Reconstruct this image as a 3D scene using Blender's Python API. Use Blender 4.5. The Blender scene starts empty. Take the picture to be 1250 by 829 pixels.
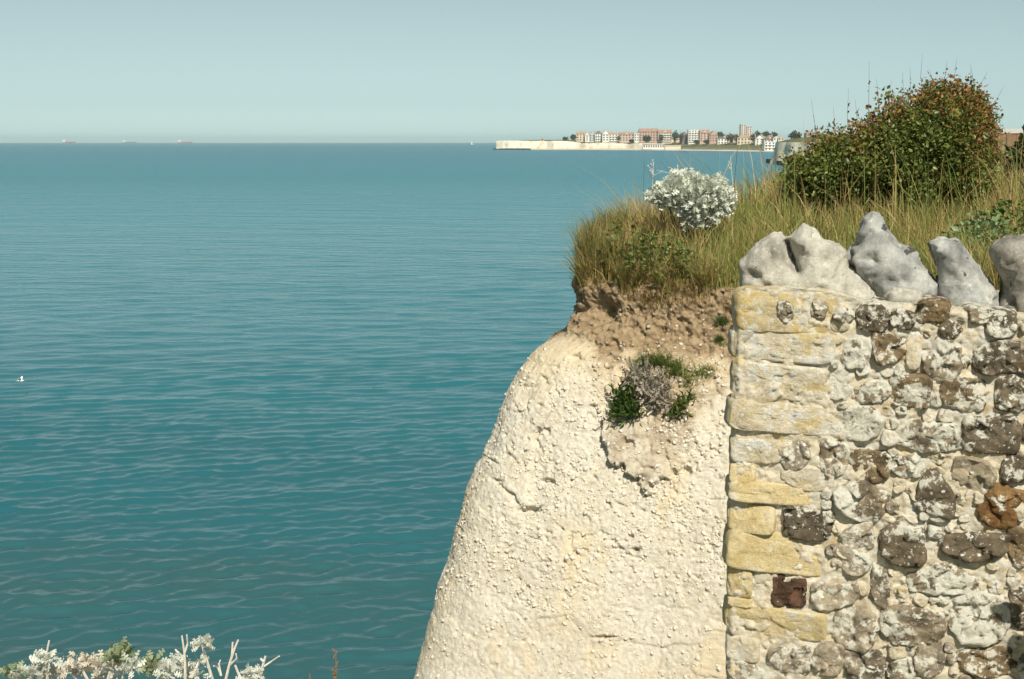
import bpy, bmesh, math, random
import numpy as np
from mathutils import Vector, Matrix
from mathutils.bvhtree import BVHTree

rng = np.random.default_rng(7)
random.seed(7)
scene = bpy.context.scene
COL = scene.collection

# ------------------------------------------------------------------ camera, world, sun, exposure
EYE = 12.0                       # metres above the sea
FPX = 1250 * 45.0 / 36.0         # focal length in photo pixels
HORIZON = 173.0
PITCH = math.atan((414.5 - HORIZON) / FPX)
cam_d = bpy.data.cameras.new('camera'); cam = bpy.data.objects.new('camera', cam_d); COL.objects.link(cam)
cam.location = (0, 0, EYE); cam.rotation_euler = (math.pi / 2 - PITCH, 0, 0)
cam_d.lens = 45.0; cam_d.sensor_width = 36.0; cam_d.clip_start = 0.05; cam_d.clip_end = 60000
scene.camera = cam

SUN_EL, SUN_AZ = math.radians(45), math.radians(171)     # azimuth clockwise from +Y (behind the camera, to its right)
world = bpy.data.worlds.new('World'); scene.world = world; world.use_nodes = True
wn = world.node_tree; bg = wn.nodes['Background']
sky = wn.nodes.new('ShaderNodeTexSky'); sky.sky_type = 'NISHITA'; sky.sun_disc = False
sky.sun_elevation = SUN_EL; sky.sun_rotation = SUN_AZ; sky.altitude = 1600
sky.air_density = 0.8; sky.dust_density = 0.33; sky.ozone_density = 1.0
tint = wn.nodes.new('ShaderNodeMix'); tint.data_type = 'RGBA'; tint.blend_type = 'MULTIPLY'; tint.inputs[0].default_value = 1.0
tint.inputs[7].default_value = (0.79, 1.0, 0.98, 1)
hsv = wn.nodes.new('ShaderNodeHueSaturation'); hsv.inputs['Saturation'].default_value = 0.22
wn.links.new(sky.outputs[0], hsv.inputs['Color']); wn.links.new(hsv.outputs[0], tint.inputs[6])
wn.links.new(tint.outputs[2], bg.inputs[0]); bg.inputs[1].default_value = 0.064
sun_d = bpy.data.lights.new('sun', 'SUN'); sun = bpy.data.objects.new('sun', sun_d); COL.objects.link(sun)
sun_d.energy = 4.7; sun_d.angle = math.radians(0.53); sun_d.color = (1.0, 0.93, 0.80)
sdir = Vector((math.cos(SUN_EL) * math.sin(SUN_AZ), math.cos(SUN_EL) * math.cos(SUN_AZ), math.sin(SUN_EL)))
sun.rotation_euler = sdir.to_track_quat('Z', 'Y').to_euler()
scene.view_settings.view_transform = 'Standard'; scene.view_settings.look = 'None'
scene.view_settings.exposure = 0.25; scene.view_settings.gamma = 1.0
scene.render.engine = 'CYCLES'
scene.cycles.max_bounces = 6; scene.cycles.diffuse_bounces = 3; scene.cycles.glossy_bounces = 2
scene.cycles.transmission_bounces = 2; scene.cycles.volume_bounces = 0; scene.cycles.transparent_max_bounces = 4
scene.cycles.use_denoising = True

# ------------------------------------------------------------------ pixel <-> place
cp, sp = math.cos(PITCH), math.sin(PITCH)
CAM = np.array([0, 0, EYE])
def ray(px, py):
    a = (px - 625) / FPX; b = (414.5 - py) / FPX
    return np.array([a, cp + b * sp, -sp + b * cp])
def at_y(px, py, Y):
    d = ray(px, py); return CAM + d * (Y / d[1])
def at_z(px, py, z):
    d = ray(px, py); return CAM + d * ((z - EYE) / d[2])
def project(P):
    q = P - CAM; z = q[:, 1] * cp - q[:, 2] * sp; u = q[:, 1] * sp + q[:, 2] * cp
    return 625 + FPX * q[:, 0] / z, 414.5 - FPX * u / z

# ------------------------------------------------------------------ numpy noise
def _h(ix, iy, iz, s):
    h = (ix.astype(np.int64) * 374761393 + iy.astype(np.int64) * 668265263 + iz.astype(np.int64) * 2147483647 + s * 974711) & 0xffffffff
    h = ((h ^ (h >> 13)) * 1274126177) & 0xffffffff
    h = ((h ^ (h >> 16)) * 2246822519) & 0xffffffff
    return ((h ^ (h >> 15)) & 0xffffff) / float(0xffffff)
def vnoise(P, scale, seed=0):
    p = P * scale; i = np.floor(p); f = p - i; f = f * f * f * (f * (f * 6 - 15) + 10)
    ix, iy, iz = i[:, 0], i[:, 1], i[:, 2]; r = 0
    for a in (0, 1):
        wa = f[:, 0] if a else 1 - f[:, 0]
        for b in (0, 1):
            wb = f[:, 1] if b else 1 - f[:, 1]
            for c in (0, 1):
                wc = f[:, 2] if c else 1 - f[:, 2]
                r = r + wa * wb * wc * _h(ix + a, iy + b, iz + c, seed)
    return r * 2 - 1
def fbm(P, scale, octv=4, seed=0, gain=0.5):
    r = 0; a = 1.0; t = 0
    for o in range(octv):
        r = r + a * vnoise(P + o * 17.3, scale * 2 ** o, seed + o); t += a; a *= gain
    return r / t
def cells(P, scale, seed=0):
    """worley: nearest distance, second-nearest minus nearest, value of the nearest cell, offset to its point"""
    p = P * scale; i = np.floor(p)
    d1 = np.full(len(P), 9.0); d2 = d1.copy(); val = np.zeros(len(P)); off = np.zeros((len(P), 3))
    for a in (-1, 0, 1):
        for b in (-1, 0, 1):
            for c in (-1, 0, 1):
                ix, iy, iz = i[:, 0] + a, i[:, 1] + b, i[:, 2] + c
                q = np.stack([ix + _h(ix, iy, iz, seed + 1), iy + _h(ix, iy, iz, seed + 2), iz + _h(ix, iy, iz, seed + 3)], 1)
                o = p - q; d = np.sqrt((o ** 2).sum(1)); v = _h(ix, iy, iz, seed + 4)
                m = d < d1
                d2 = np.where(m, d1, np.minimum(d2, d)); val = np.where(m, v, val); off[m] = o[m]; d1 = np.where(m, d, d1)
    return d1, d2 - d1, val, off
def sstep(a, b, x):
    t = np.clip((x - a) / (b - a), 0, 1); return t * t * (3 - 2 * t)
def poly_sd(px, py, poly):
    """signed distance, positive inside"""
    x = np.asarray(px, float); y = np.asarray(py, float); d = np.full(x.shape, 1e9); ins = np.zeros(x.shape, bool)
    n = len(poly)
    for k in range(n):
        x0, y0 = poly[k]; x1, y1 = poly[(k + 1) % n]
        ex, ey = x1 - x0, y1 - y0; t = np.clip(((x - x0) * ex + (y - y0) * ey) / (ex * ex + ey * ey + 1e-12), 0, 1)
        d = np.minimum(d, np.hypot(x - x0 - t * ex, y - y0 - t * ey))
        c = ((y0 <= y) & (y < y1)) | ((y1 <= y) & (y < y0))
        xi = x0 + (y - y0) / (ey if abs(ey) > 1e-12 else 1e-12) * ex
        ins ^= c & (x < xi)
    return np.where(ins, d, -d)

# ------------------------------------------------------------------ mesh helpers
def new_mesh(name, V, F, mat=None, smooth=False, attrs=None):
    """F: (n,3) / (n,4) array or list of tuples"""
    me = bpy.data.meshes.new(name)
    V = np.asarray(V, np.float32)
    if isinstance(F, np.ndarray) and F.ndim == 2:
        k = F.shape[1]
        me.vertices.add(len(V)); me.vertices.foreach_set('co', V.ravel())
        me.loops.add(F.size); me.loops.foreach_set('vertex_index', F.astype(np.int32).ravel())
        me.polygons.add(len(F)); me.polygons.foreach_set('loop_start', np.arange(0, F.size, k, dtype=np.int32))
        me.update(calc_edges=True)
    else:
        me.from_pydata([tuple(map(float, v)) for v in V], [], [tuple(map(int, f)) for f in F]); me.update()
    me.validate()
    if smooth: me.polygons.foreach_set('use_smooth', np.ones(len(me.polygons), bool))
    if mat: me.materials.append(mat)
    for an, av in (attrs or {}).items():
        av = np.asarray(av, np.float32)
        if av.ndim == 1:
            a = me.attributes.new(an, 'FLOAT', 'POINT'); a.data.foreach_set('value', av)
        else:
            if av.shape[1] == 3: av = np.concatenate([av, np.ones((len(av), 1), np.float32)], 1)
            a = me.attributes.new(an, 'FLOAT_COLOR', 'POINT'); a.data.foreach_set('color', av.ravel())
    return me
def link(name, me, parent=None, loc=None):
    o = bpy.data.objects.new(name, me); COL.objects.link(o)
    if parent is not None: o.parent = parent
    if loc is not None: o.location = loc
    return o
def base_of(parent):
    b = np.zeros(3)
    while parent is not None: b = b + np.array(parent.location); parent = parent.parent
    return b
def part(name, V, F, mat, parent=None, smooth=False, attrs=None, centre=False):
    """V in place coordinates"""
    V = np.asarray(V, float) - base_of(parent)
    loc = V.mean(0) if centre else np.zeros(3)
    return link(name, new_mesh(name, V - loc, F, mat, smooth, attrs), parent, loc)
def thing(name, label, cat, loc=(0, 0, 0), group=None):
    o = bpy.data.objects.new(name, None); COL.objects.link(o); o.location = loc; o.empty_display_size = 0.2
    return tag(o, label, cat, group)
def tag(o, label=None, cat=None, group=None, kind=None):
    if label: o['label'] = label
    if cat: o['category'] = cat
    if group: o['group'] = group
    if kind: o['kind'] = kind
    return o
def grid_faces(nr, nc):
    i = np.arange((nr - 1) * (nc - 1)); r = i // (nc - 1); c = i % (nc - 1); a = r * nc + c
    return np.stack([a, a + 1, a + nc + 1, a + nc], 1)
def grid_normals(V, nr, nc):
    G = V.reshape(nr, nc, 3); du = np.gradient(G, axis=1); dv = np.gradient(G, axis=0)
    n = np.cross(du, dv); n /= np.linalg.norm(n, axis=2, keepdims=True) + 1e-12
    return n.reshape(-1, 3)
BOXF = [(0, 3, 2, 1), (4, 5, 6, 7), (0, 1, 5, 4), (1, 2, 6, 5), (2, 3, 7, 6), (3, 0, 4, 7)]
def box(x0, x1, y0, y1, z0, z1):
    return [(x0, y0, z0), (x1, y0, z0), (x1, y1, z0), (x0, y1, z0), (x0, y0, z1), (x1, y0, z1), (x1, y1, z1), (x0, y1, z1)]
class MB:
    def __init__(s): s.V = []; s.F = []
    def add(s, V, F):
        b = len(s.V); s.V += [tuple(map(float, v)) for v in V]; s.F += [tuple(b + i for i in f) for f in F]; return s
    def box(s, *a): return s.add(box(*a), BOXF)
    def tube(s, pts, rad, n=6):
        pts = [Vector(p) for p in pts]; b = len(s.V); m = len(pts)
        for i, p in enumerate(pts):
            t = (pts[min(i + 1, m - 1)] - pts[max(i - 1, 0)]).normalized()
            a = t.orthogonal().normalized(); c = t.cross(a); r = rad[i] if hasattr(rad, '__len__') else rad
            for k in range(n):
                q = p + (a * math.cos(2 * math.pi * k / n) + c * math.sin(2 * math.pi * k / n)) * r; s.V.append(tuple(q))
        for i in range(m - 1):
            for k in range(n):
                s.F.append((b + i * n + k, b + i * n + (k + 1) % n, b + (i + 1) * n + (k + 1) % n, b + (i + 1) * n + k))
        s.F.append(tuple(b + (m - 1) * n + k for k in range(n))); s.F.append(tuple(b + k for k in reversed(range(n))))
        return s
    def part(s, name, mat, parent=None, **k): return part(name, s.V, s.F, mat, parent, **k)
def rot_to(dirs, roll):
    """rotation matrices (n,3,3), local +Y along dirs, rolled"""
    d = dirs / (np.linalg.norm(dirs, axis=1, keepdims=True) + 1e-9)
    up = np.where(np.abs(d[:, 2:3]) > 0.95, np.array([[1.0, 0, 0]]), np.array([[0, 0, 1.0]]))
    x = np.cross(d, up); x /= np.linalg.norm(x, axis=1, keepdims=True) + 1e-9; z = np.cross(x, d)
    c, s = np.cos(roll)[:, None], np.sin(roll)[:, None]
    x2 = x * c + z * s; z2 = -x * s + z * c
    return np.stack([x2, d, z2], 2)
def scatter(TV, TF, pos, R, scale, col, stretch=None):
    TV = np.asarray(TV, float); TF = np.asarray(TF); n = len(pos); k = len(TV)
    loc = TV[None] * scale[:, None, None]
    if stretch is not None: loc = loc * stretch[:, None, :]
    V = np.einsum('nij,nkj->nki', R, loc) + pos[:, None]
    F = TF[None] + (np.arange(n) * k)[:, None, None]
    C = np.repeat(col, k, 0) if col is not None else None
    return V.reshape(-1, 3), F.reshape(-1, TF.shape[1]), C
LEAF_V = [(0, 0, 0), (-0.30, 0.38, 0.10), (0, 0.45, 0), (0.30, 0.38, 0.10), (-0.2, 0.75, 0.05), (0, 0.8, -0.04), (0.2, 0.75, 0.05), (0, 1, -0.12)]
LEAF_F = [(0, 2, 1), (0, 3, 2), (1, 2, 5), (1, 5, 4), (2, 3, 6), (2, 6, 5), (4, 5, 7), (5, 6, 7)]
LOBED_V = [(0, 0, 0), (0, .3, .02), (-.22, .28, .05), (-.26, .38, .07), (0, .5, .03), (.22, .28, .05), (.26, .38, .07), (-.3, .55, .08), (-.3, .68, .07),
           (.3, .55, .08), (.3, .68, .07), (0, .74, 0), (-.22, .88, .02), (-.1, .98, -.03), (.22, .88, .02), (.1, .98, -.03), (0, .88, -.02)]
LOBED_F = [(0, 1, 2), (1, 3, 2), (1, 4, 3), (0, 5, 1), (1, 5, 6), (1, 6, 4), (4, 8, 7), (4, 11, 8), (4, 9, 10), (4, 10, 11), (11, 13, 12), (11, 16, 13), (11, 14, 15), (11, 15, 16)]
def blades(P, H, W, lean, col, bend=0.4):
    """tapered bent ribbons: P (n,3), H (n), W (n), lean (n,3) horizontal"""
    n = len(P); a = rng.uniform(0, 2 * np.pi, n); w = np.stack([np.cos(a), np.sin(a), 0 * a], 1) * W[:, None] / 2
    V = np.zeros((n, 7, 3))
    for j, (t, k) in enumerate([(0, 1), (.4, .9), (.75, .6)]):
        c = P + np.array([0, 0, 1.0]) * (H * t * (1 - 0.15 * t))[:, None] + lean * (H * t * t)[:, None]
        V[:, 2 * j] = c - w * k; V[:, 2 * j + 1] = c + w * k
    V[:, 6] = P + np.array([0, 0, 1.0]) * (H * (1 - bend * 0.3))[:, None] + lean * (H * (1 + bend * .3))[:, None]
    T = np.array([(0, 1, 3), (0, 3, 2), (2, 3, 5), (2, 5, 4), (4, 5, 6)])
    F = (T[None] + (np.arange(n) * 7)[:, None, None]).reshape(-1, 3)
    return V.reshape(-1, 3), F, np.repeat(col, 7, 0)

# ------------------------------------------------------------------ material helpers
def Nd(nt, typ, ins=None, **props):
    n = nt.nodes.new(typ)
    for k, v in props.items(): setattr(n, k, v)
    for k, v in (ins or {}).items():
        s = n.inputs[k]
        if isinstance(v, bpy.types.NodeSocket): nt.links.new(v, s)
        else:
            if hasattr(s.default_value, '__len__') and hasattr(v, '__len__') and len(v) == 3 and len(s.default_value) == 4: v = (*v, 1)
            s.default_value = v
    return n
def mat(name, rough=0.9, spec=0.2):
    m = bpy.data.materials.new(name); m.use_nodes = True; nt = m.node_tree; b = nt.nodes['Principled BSDF']
    b.inputs['Roughness'].default_value = rough; b.inputs['Specular IOR Level'].default_value = spec
    return m, nt, b
def plain(name, c, rough=0.8, var=0.12, scale=3.0, spec=0.2):
    m, nt, b = mat(name, rough, spec); p = pos(nt)
    nz = noise(nt, p, scale, 4); f = ramp(nt, nz, [(0.3, tuple(max(0, x * (1 - var)) for x in c)), (0.7, tuple(min(1, x * (1 + var)) for x in c))])
    nt.links.new(f, b.inputs['Base Color']); return m
def pos(nt): return Nd(nt, 'ShaderNodeNewGeometry').outputs['Position']
def mapped(nt, v, scale=(1, 1, 1), rotz=0.0):
    r = Nd(nt, 'ShaderNodeMapping', {'Vector': v, 'Rotation': (0, 0, rotz)}).outputs[0]
    return Nd(nt, 'ShaderNodeMapping', {'Vector': r, 'Scale': scale}).outputs[0]
def noise(nt, v, scale, detail=3, rough=0.55, dist=0.0):
    return Nd(nt, 'ShaderNodeTexNoise', {'Vector': v, 'Scale': scale, 'Detail': detail, 'Roughness': rough, 'Distortion': dist}).outputs[0]
def ramp(nt, f, stops):
    r = Nd(nt, 'ShaderNodeValToRGB', {'Fac': f}); e = r.color_ramp.elements
    while len(e) < len(stops): e.new(0.5)
    for q, (p, c) in zip(e, stops):
        q.position = p; q.color = (*c, 1) if hasattr(c, '__len__') else (c, c, c, 1)
    return r.outputs[0]
def mixc(nt, f, a, b, mode='MIX'):
    n = nt.nodes.new('ShaderNodeMix'); n.data_type = 'RGBA'; n.blend_type = mode
    for i, v in ((0, f), (6, a), (7, b)):
        if isinstance(v, bpy.types.NodeSocket): nt.links.new(v, n.inputs[i])
        else: n.inputs[i].default_value = v if i == 0 else (*v, 1)
    return n.outputs[2]
def mth(nt, op, a, b=0.0, clamp=False):
    n = Nd(nt, 'ShaderNodeMath', operation=op, use_clamp=clamp)
    for i, v in ((0, a), (1, b)):
        if isinstance(v, bpy.types.NodeSocket): nt.links.new(v, n.inputs[i])
        else: n.inputs[i].default_value = v
    return n.outputs[0]
def attr(nt, name, out='Fac'): return Nd(nt, 'ShaderNodeAttribute', attribute_name=name).outputs[out]
def bump(nt, h, strength, dist, normal=None):
    ins = {'Height': h, 'Strength': strength, 'Distance': dist}
    if normal: ins['Normal'] = normal
    return Nd(nt, 'ShaderNodeBump', ins).outputs[0]

def foliage_mat(name, rough=0.55, trans=0.35, spec=0.25):
    """colour from the leaf's own colour attribute, thin-leaf translucency"""
    m, nt, b = mat(name, rough, spec); c = attr(nt, 'col', 'Color'); nt.links.new(c, b.inputs['Base Color'])
    t = Nd(nt, 'ShaderNodeBsdfTranslucent', {'Color': c}); mx = Nd(nt, 'ShaderNodeMixShader', {0: trans, 1: b.outputs[0], 2: t.outputs[0]})
    nt.links.new(mx.outputs[0], nt.nodes['Material Output'].inputs[0]); return m
M = {}
M['grass'] = foliage_mat('grass_blades'); M['leaf'] = foliage_mat('leaves', 0.4, 0.3, 0.4); M['felt'] = foliage_mat('felted_silver_leaves', 0.9, 0.2, 0.1)
M['wood'] = plain('twig_bark', (0.16, 0.12, 0.08), 0.9, 0.3, 40); M['deadstalk'] = plain('bleached_stalk', (0.60, 0.57, 0.50), 0.9, 0.2, 60)
M['redstalk'] = plain('red_brown_stalk', (0.22, 0.13, 0.07), 0.8, 0.2, 60)

def chalk_mat():
    m, nt, b = mat('chalk_and_soil', 0.95, 0.1); p = pos(nt)
    soil = attr(nt, 'soil'); stain = attr(nt, 'stain')
    n1 = noise(nt, p, 2.2, 5, .6); n2 = noise(nt, p, 22, 5, .65); n3 = noise(nt, p, 90, 3, .6)
    chalk = ramp(nt, n1, [(0.30, (0.55, 0.485, 0.36)), (0.50, (0.66, 0.62, 0.515)), (0.68, (0.70, 0.675, 0.60))])
    chalk = mixc(nt, 0.55, chalk, ramp(nt, n2, [(0.32, (0.47, 0.395, 0.265)), (0.56, (0.70, 0.66, 0.56))]))
    chalk = mixc(nt, stain, chalk, mixc(nt, n2, (0.66, 0.50, 0.28), (0.76, 0.65, 0.45)))
    fl = mth(nt, 'MULTIPLY', ramp(nt, noise(nt, mapped(nt, p, (1, 1, 1.6)), 48, 4, .65), [(0.60, 0.0), (0.68, 0.8)]), ramp(nt, noise(nt, p, 3.5, 3), [(0.38, 0.15), (0.62, 1.0)]))
    chalk = mixc(nt, fl, chalk, (0.40, 0.31, 0.18))
    dirt = ramp(nt, n2, [(0.28, (0.145, 0.10, 0.058)), (0.5, (0.33, 0.24, 0.145)), (0.72, (0.50, 0.39, 0.25))])
    dirt = mixc(nt, mth(nt, 'MULTIPLY', n3, 0.5), dirt, (0.36, 0.275, 0.175))
    c = mixc(nt, soil, chalk, dirt)
    nt.links.new(c, b.inputs['Base Color'])
    vor = Nd(nt, 'ShaderNodeTexVoronoi', {'Vector': p, 'Scale': 38.0}, feature='F1').outputs['Distance']
    b1 = bump(nt, noise(nt, p, 100, 8, .8), .9, 0.010); b2 = bump(nt, vor, 0.05, 0.008, b1)
    nt.links.new(b2, b.inputs['Normal']); return m
M['chalk'] = chalk_mat()
def far_chalk_mat():
    m, nt, b = mat('far_chalk', 0.95, 0.1); p = pos(nt)
    n = noise(nt, mapped(nt, p, (1, 1, .6)), .16, 7, .7)
    c = ramp(nt, n, [(0.32, (0.40, 0.34, 0.24)), (0.47, (0.66, 0.60, 0.48)), (0.62, (0.76, 0.71, 0.60))]); nt.links.new(c, b.inputs['Base Color']); return m
M['far_chalk'] = far_chalk_mat()
def turf_mat(name, a, c2, sc):
    m, nt, b = mat(name, 1.0, 0.05); p = pos(nt)
    c = mixc(nt, noise(nt, p, sc * 8, 4), ramp(nt, noise(nt, p, sc, 5), [(0.3, a), (0.7, c2)]), tuple(x * .6 for x in a)); nt.links.new(c, b.inputs['Base Color'])
    nt.links.new(bump(nt, noise(nt, p, sc * 10, 5), .7, .05), b.inputs['Normal']); return m
M['turf'] = turf_mat('turf', (0.09, 0.085, 0.03), (0.17, 0.13, 0.06), 1.5)
M['far_turf'] = turf_mat('far_turf', (0.13, 0.14, 0.06), (0.24, 0.21, 0.10), 0.03)
M['near_earth'] = turf_mat('trodden_earth', (0.30, 0.25, 0.15), (0.16, 0.15, 0.06), 2.0)

def water_mat():
    m, nt, b = mat('sea_water', 0.12, 0.26); p = pos(nt); b.inputs['IOR'].default_value = 1.36
    dist = Nd(nt, 'ShaderNodeSeparateXYZ', {'Vector': p}).outputs['Y']
    big = noise(nt, mapped(nt, p, (0.30, 1, 1), .22), 0.012, 4, .55); mid = noise(nt, mapped(nt, p, (0.35, 1, 1), .22), 0.07, 4, .6)
    ndist = mth(nt, 'ADD', dist, mth(nt, 'MULTIPLY', mth(nt, 'SUBTRACT', mid, .5), 50))
    lg = mth(nt, 'DIVIDE', mth(nt, 'LOGARITHM', mth(nt, 'MAXIMUM', ndist, 15.0), 10.0), 4.0)
    # shallow, silty green by the foot of the cliff to clear blue-green offshore
    c = ramp(nt, lg, [(0.355, (0.036, 0.106, 0.116)), (0.41, (0.020, 0.122, 0.152)), (0.50, (0.018, 0.165, 0.208)), (0.62, (0.028, 0.195, 0.250)), (0.80, (0.032, 0.172, 0.250)), (1.0, (0.032, 0.145, 0.225))])
    c = mixc(nt, ramp(nt, big, [(0.40, 0.0), (0.62, 0.55)]), c, mixc(nt, 0.5, c, (0.040, 0.200, 0.235)))
    nt.links.new(c, b.inputs['Base Color'])
    r1 = noise(nt, mapped(nt, p, (0.38, 1, 1), .2), 2.6, 4, .6, .3); r2 = noise(nt, mapped(nt, p, (0.42, 1, 1), .12), 0.55, 3, .6, .2)
    far = sramp(nt, dist, 60, 260)
    r3 = noise(nt, mapped(nt, p, (0.30, 1, 1), .15), 0.13, 3, .6, .2)
    h = mth(nt, 'MULTIPLY', r1, mth(nt, 'ADD', mth(nt, 'MULTIPLY', far, .12), .045))
    h = mth(nt, 'ADD', h, mth(nt, 'MULTIPLY', mth(nt, 'ADD', mth(nt, 'MULTIPLY', r2, 1.8), mth(nt, 'MULTIPLY', r3, 3.5)), far))
    rg = Nd(nt, 'ShaderNodeMapRange', {0: dist, 1: 30.0, 2: 420.0, 3: 0.12, 4: 0.27}).outputs[0]; nt.links.new(rg, b.inputs['Roughness'])     # unresolved ripples
    nt.links.new(bump(nt, h, 1.0, 0.55), b.inputs['Normal']); return m
def sramp(nt, v, a, b_):
    return Nd(nt, 'ShaderNodeMapRange', {0: v, 1: a, 2: b_, 3: 0.0, 4: 1.0}).outputs[0]
M['water'] = water_mat()

def stone_mat(name, cols, lichen=0.3, lcol=(0.86, 0.81, 0.68), yellow=0.0, spots=0.0, rough=0.9, bmp=0.7, var=0.35, sc=1.0, dark=0.0):
    m, nt, b = mat(name, rough, 0.25); p = pos(nt)
    n1 = noise(nt, p, 22 * sc, 5, .6); n2 = noise(nt, p, 140, 4, .65)
    k = len(cols); c = ramp(nt, n1, [(0.30 + 0.40 * i / max(1, k - 1), cc) for i, cc in enumerate(cols)])
    c = mixc(nt, 0.75, c, ramp(nt, n2, [(0.28, (0.68, 0.67, 0.66)), (0.56, (1.0, 1.0, 1.0))]), 'MULTIPLY')
    rnd = Nd(nt, 'ShaderNodeObjectInfo').outputs['Random']
    c = mixc(nt, var, c, ramp(nt, rnd, [(0, (0.70, 0.68, 0.66)), (0.5, (0.98, 0.96, 0.93)), (1, (1.0, 0.92, 0.78))]), 'MULTIPLY')
    if yellow > 0:
        y = ramp(nt, noise(nt, p, 16, 5, .65, .4), [(0.62 - 0.22 * yellow, 0.0), (0.68 - 0.22 * yellow, 0.85)])
        c = mixc(nt, y, c, mixc(nt, n2, (0.52, 0.38, 0.13), (0.70, 0.56, 0.28)))
    if lichen > 0:
        l = mth(nt, 'ADD', mth(nt, 'MULTIPLY', noise(nt, p, 42, 6, .68, .3), .6), mth(nt, 'MULTIPLY', noise(nt, p, 9, 3), .4))
        t = 0.66 - 0.26 * lichen
        c = mixc(nt, ramp(nt, l, [(t, 0.0), (t + 0.035, 0.9)]), c, mixc(nt, n2, tuple(x * .72 for x in lcol), tuple(min(.9, x * 1.15) for x in lcol)))
    if spots > 0:
        for s, th in ((60, 0.20), (120, 0.12)):
            v = Nd(nt, 'ShaderNodeTexVoronoi', {'Vector': p, 'Scale': float(s)}, feature='F1')
            ok = mth(nt, 'LESS_THAN', Nd(nt, 'ShaderNodeSeparateColor', {'Color': v.outputs['Color']}).outputs[0], spots)
            d = mth(nt, 'ADD', v.outputs['Distance'], mth(nt, 'MULTIPLY', mth(nt, 'SUBTRACT', noise(nt, p, 190, 4, .7), .42), .9))
            c = mixc(nt, mth(nt, 'MULTIPLY', mth(nt, 'LESS_THAN', d, th + .08), mth(nt, 'MULTIPLY', ok, .9)), c, tuple(min(.85, x * 1.12) for x in lcol))
    if dark > 0:                          # dark flint showing through the rind
        c = mixc(nt, ramp(nt, noise(nt, p, 26, 3, .5, .3), [(.70 - dark * .1, 0.0), (.715 - dark * .1, .9)]), c, (0.06, 0.058, 0.055))
    nt.links.new(c, b.inputs['Base Color'])
    b1 = bump(nt, noise(nt, p, 55, 8, .75), bmp, 0.012); b2 = bump(nt, noise(nt, p, 230, 5, .75), bmp * 1.2, 0.005, b1)
    nt.links.new(b2, b.inputs['Normal']); return m
M['D'] = stone_mat('dark_flint', [(0.085, 0.068, 0.046), (0.175, 0.142, 0.098), (0.28, 0.225, 0.155)], 0.55, spots=0.40)
M['B'] = stone_mat('brown_flint', [(0.085, 0.062, 0.036), (0.23, 0.17, 0.10), (0.36, 0.27, 0.15)], 0.55, spots=0.22)
M['L'] = stone_mat('lichen_covered_flint', [(0.10, 0.085, 0.065), (0.27, 0.225, 0.16), (0.48, 0.40, 0.28)], 0.74, spots=0.35)
M['G'] = stone_mat('grey_stone', [(0.18, 0.155, 0.115), (0.43, 0.37, 0.275), (0.62, 0.54, 0.40)], 0.58, spots=0.15)
M['O'] = stone_mat('orange_brown_stone', [(0.12, 0.055, 0.02), (0.25, 0.145, 0.06), (0.42, 0.28, 0.13)], 0.30, spots=0.06)
M['R'] = stone_mat('red_dark_brick', [(0.04, 0.025, 0.02), (0.12, 0.07, 0.045), (0.24, 0.12, 0.07)], 0.10, spots=0.04)
M['Y'] = stone_mat('yellow_brick', [(0.64, 0.50, 0.24), (0.76, 0.63, 0.36), (0.80, 0.71, 0.49)], 0.42, lcol=(0.80, 0.73, 0.57), var=0.2, sc=.7)
M['C'] = stone_mat('cream_stone', [(0.58, 0.49, 0.32), (0.74, 0.66, 0.49), (0.80, 0.75, 0.62)], 0.50, lcol=(0.86, 0.84, 0.75), yellow=0.22, var=0.15)
M['Z'] = stone_mat('yellow_lichened_stone', [(0.50, 0.42, 0.26), (0.64, 0.54, 0.34), (0.70, 0.63, 0.46)], 0.62, lcol=(0.74, 0.73, 0.64), yellow=0.70, var=0.1)
M['mortar'] = stone_mat('lime_mortar', [(0.54, 0.45, 0.30), (0.72, 0.64, 0.48), (0.80, 0.75, 0.62)], 0.58, lcol=(0.66, 0.63, 0.55), yellow=0.14, var=0.0, bmp=.6)
M['cortex'] = stone_mat('pale_flint_cortex', [(0.20, 0.205, 0.195), (0.42, 0.43, 0.41), (0.60, 0.605, 0.56)], 0.36, lcol=(0.68, 0.67, 0.59), spots=0.0, rough=.7, bmp=.55, var=0.12, sc=.8, dark=.25)
M['cortexpale'] = stone_mat('cream_flint_cortex', [(0.33, 0.31, 0.26), (0.56, 0.54, 0.47), (0.70, 0.68, 0.60)], 0.45, lcol=(0.66, 0.64, 0.55), spots=0.0, rough=.8, bmp=.6, var=0.1, sc=.7, dark=.12)
M['cortexbrown'] = stone_mat('brown_flint_cortex', [(0.18, 0.165, 0.14), (0.36, 0.34, 0.29), (0.52, 0.50, 0.44)], 0.25, spots=0.04, rough=.8, bmp=.55, var=0.1, sc=.8, dark=.5)

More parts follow.
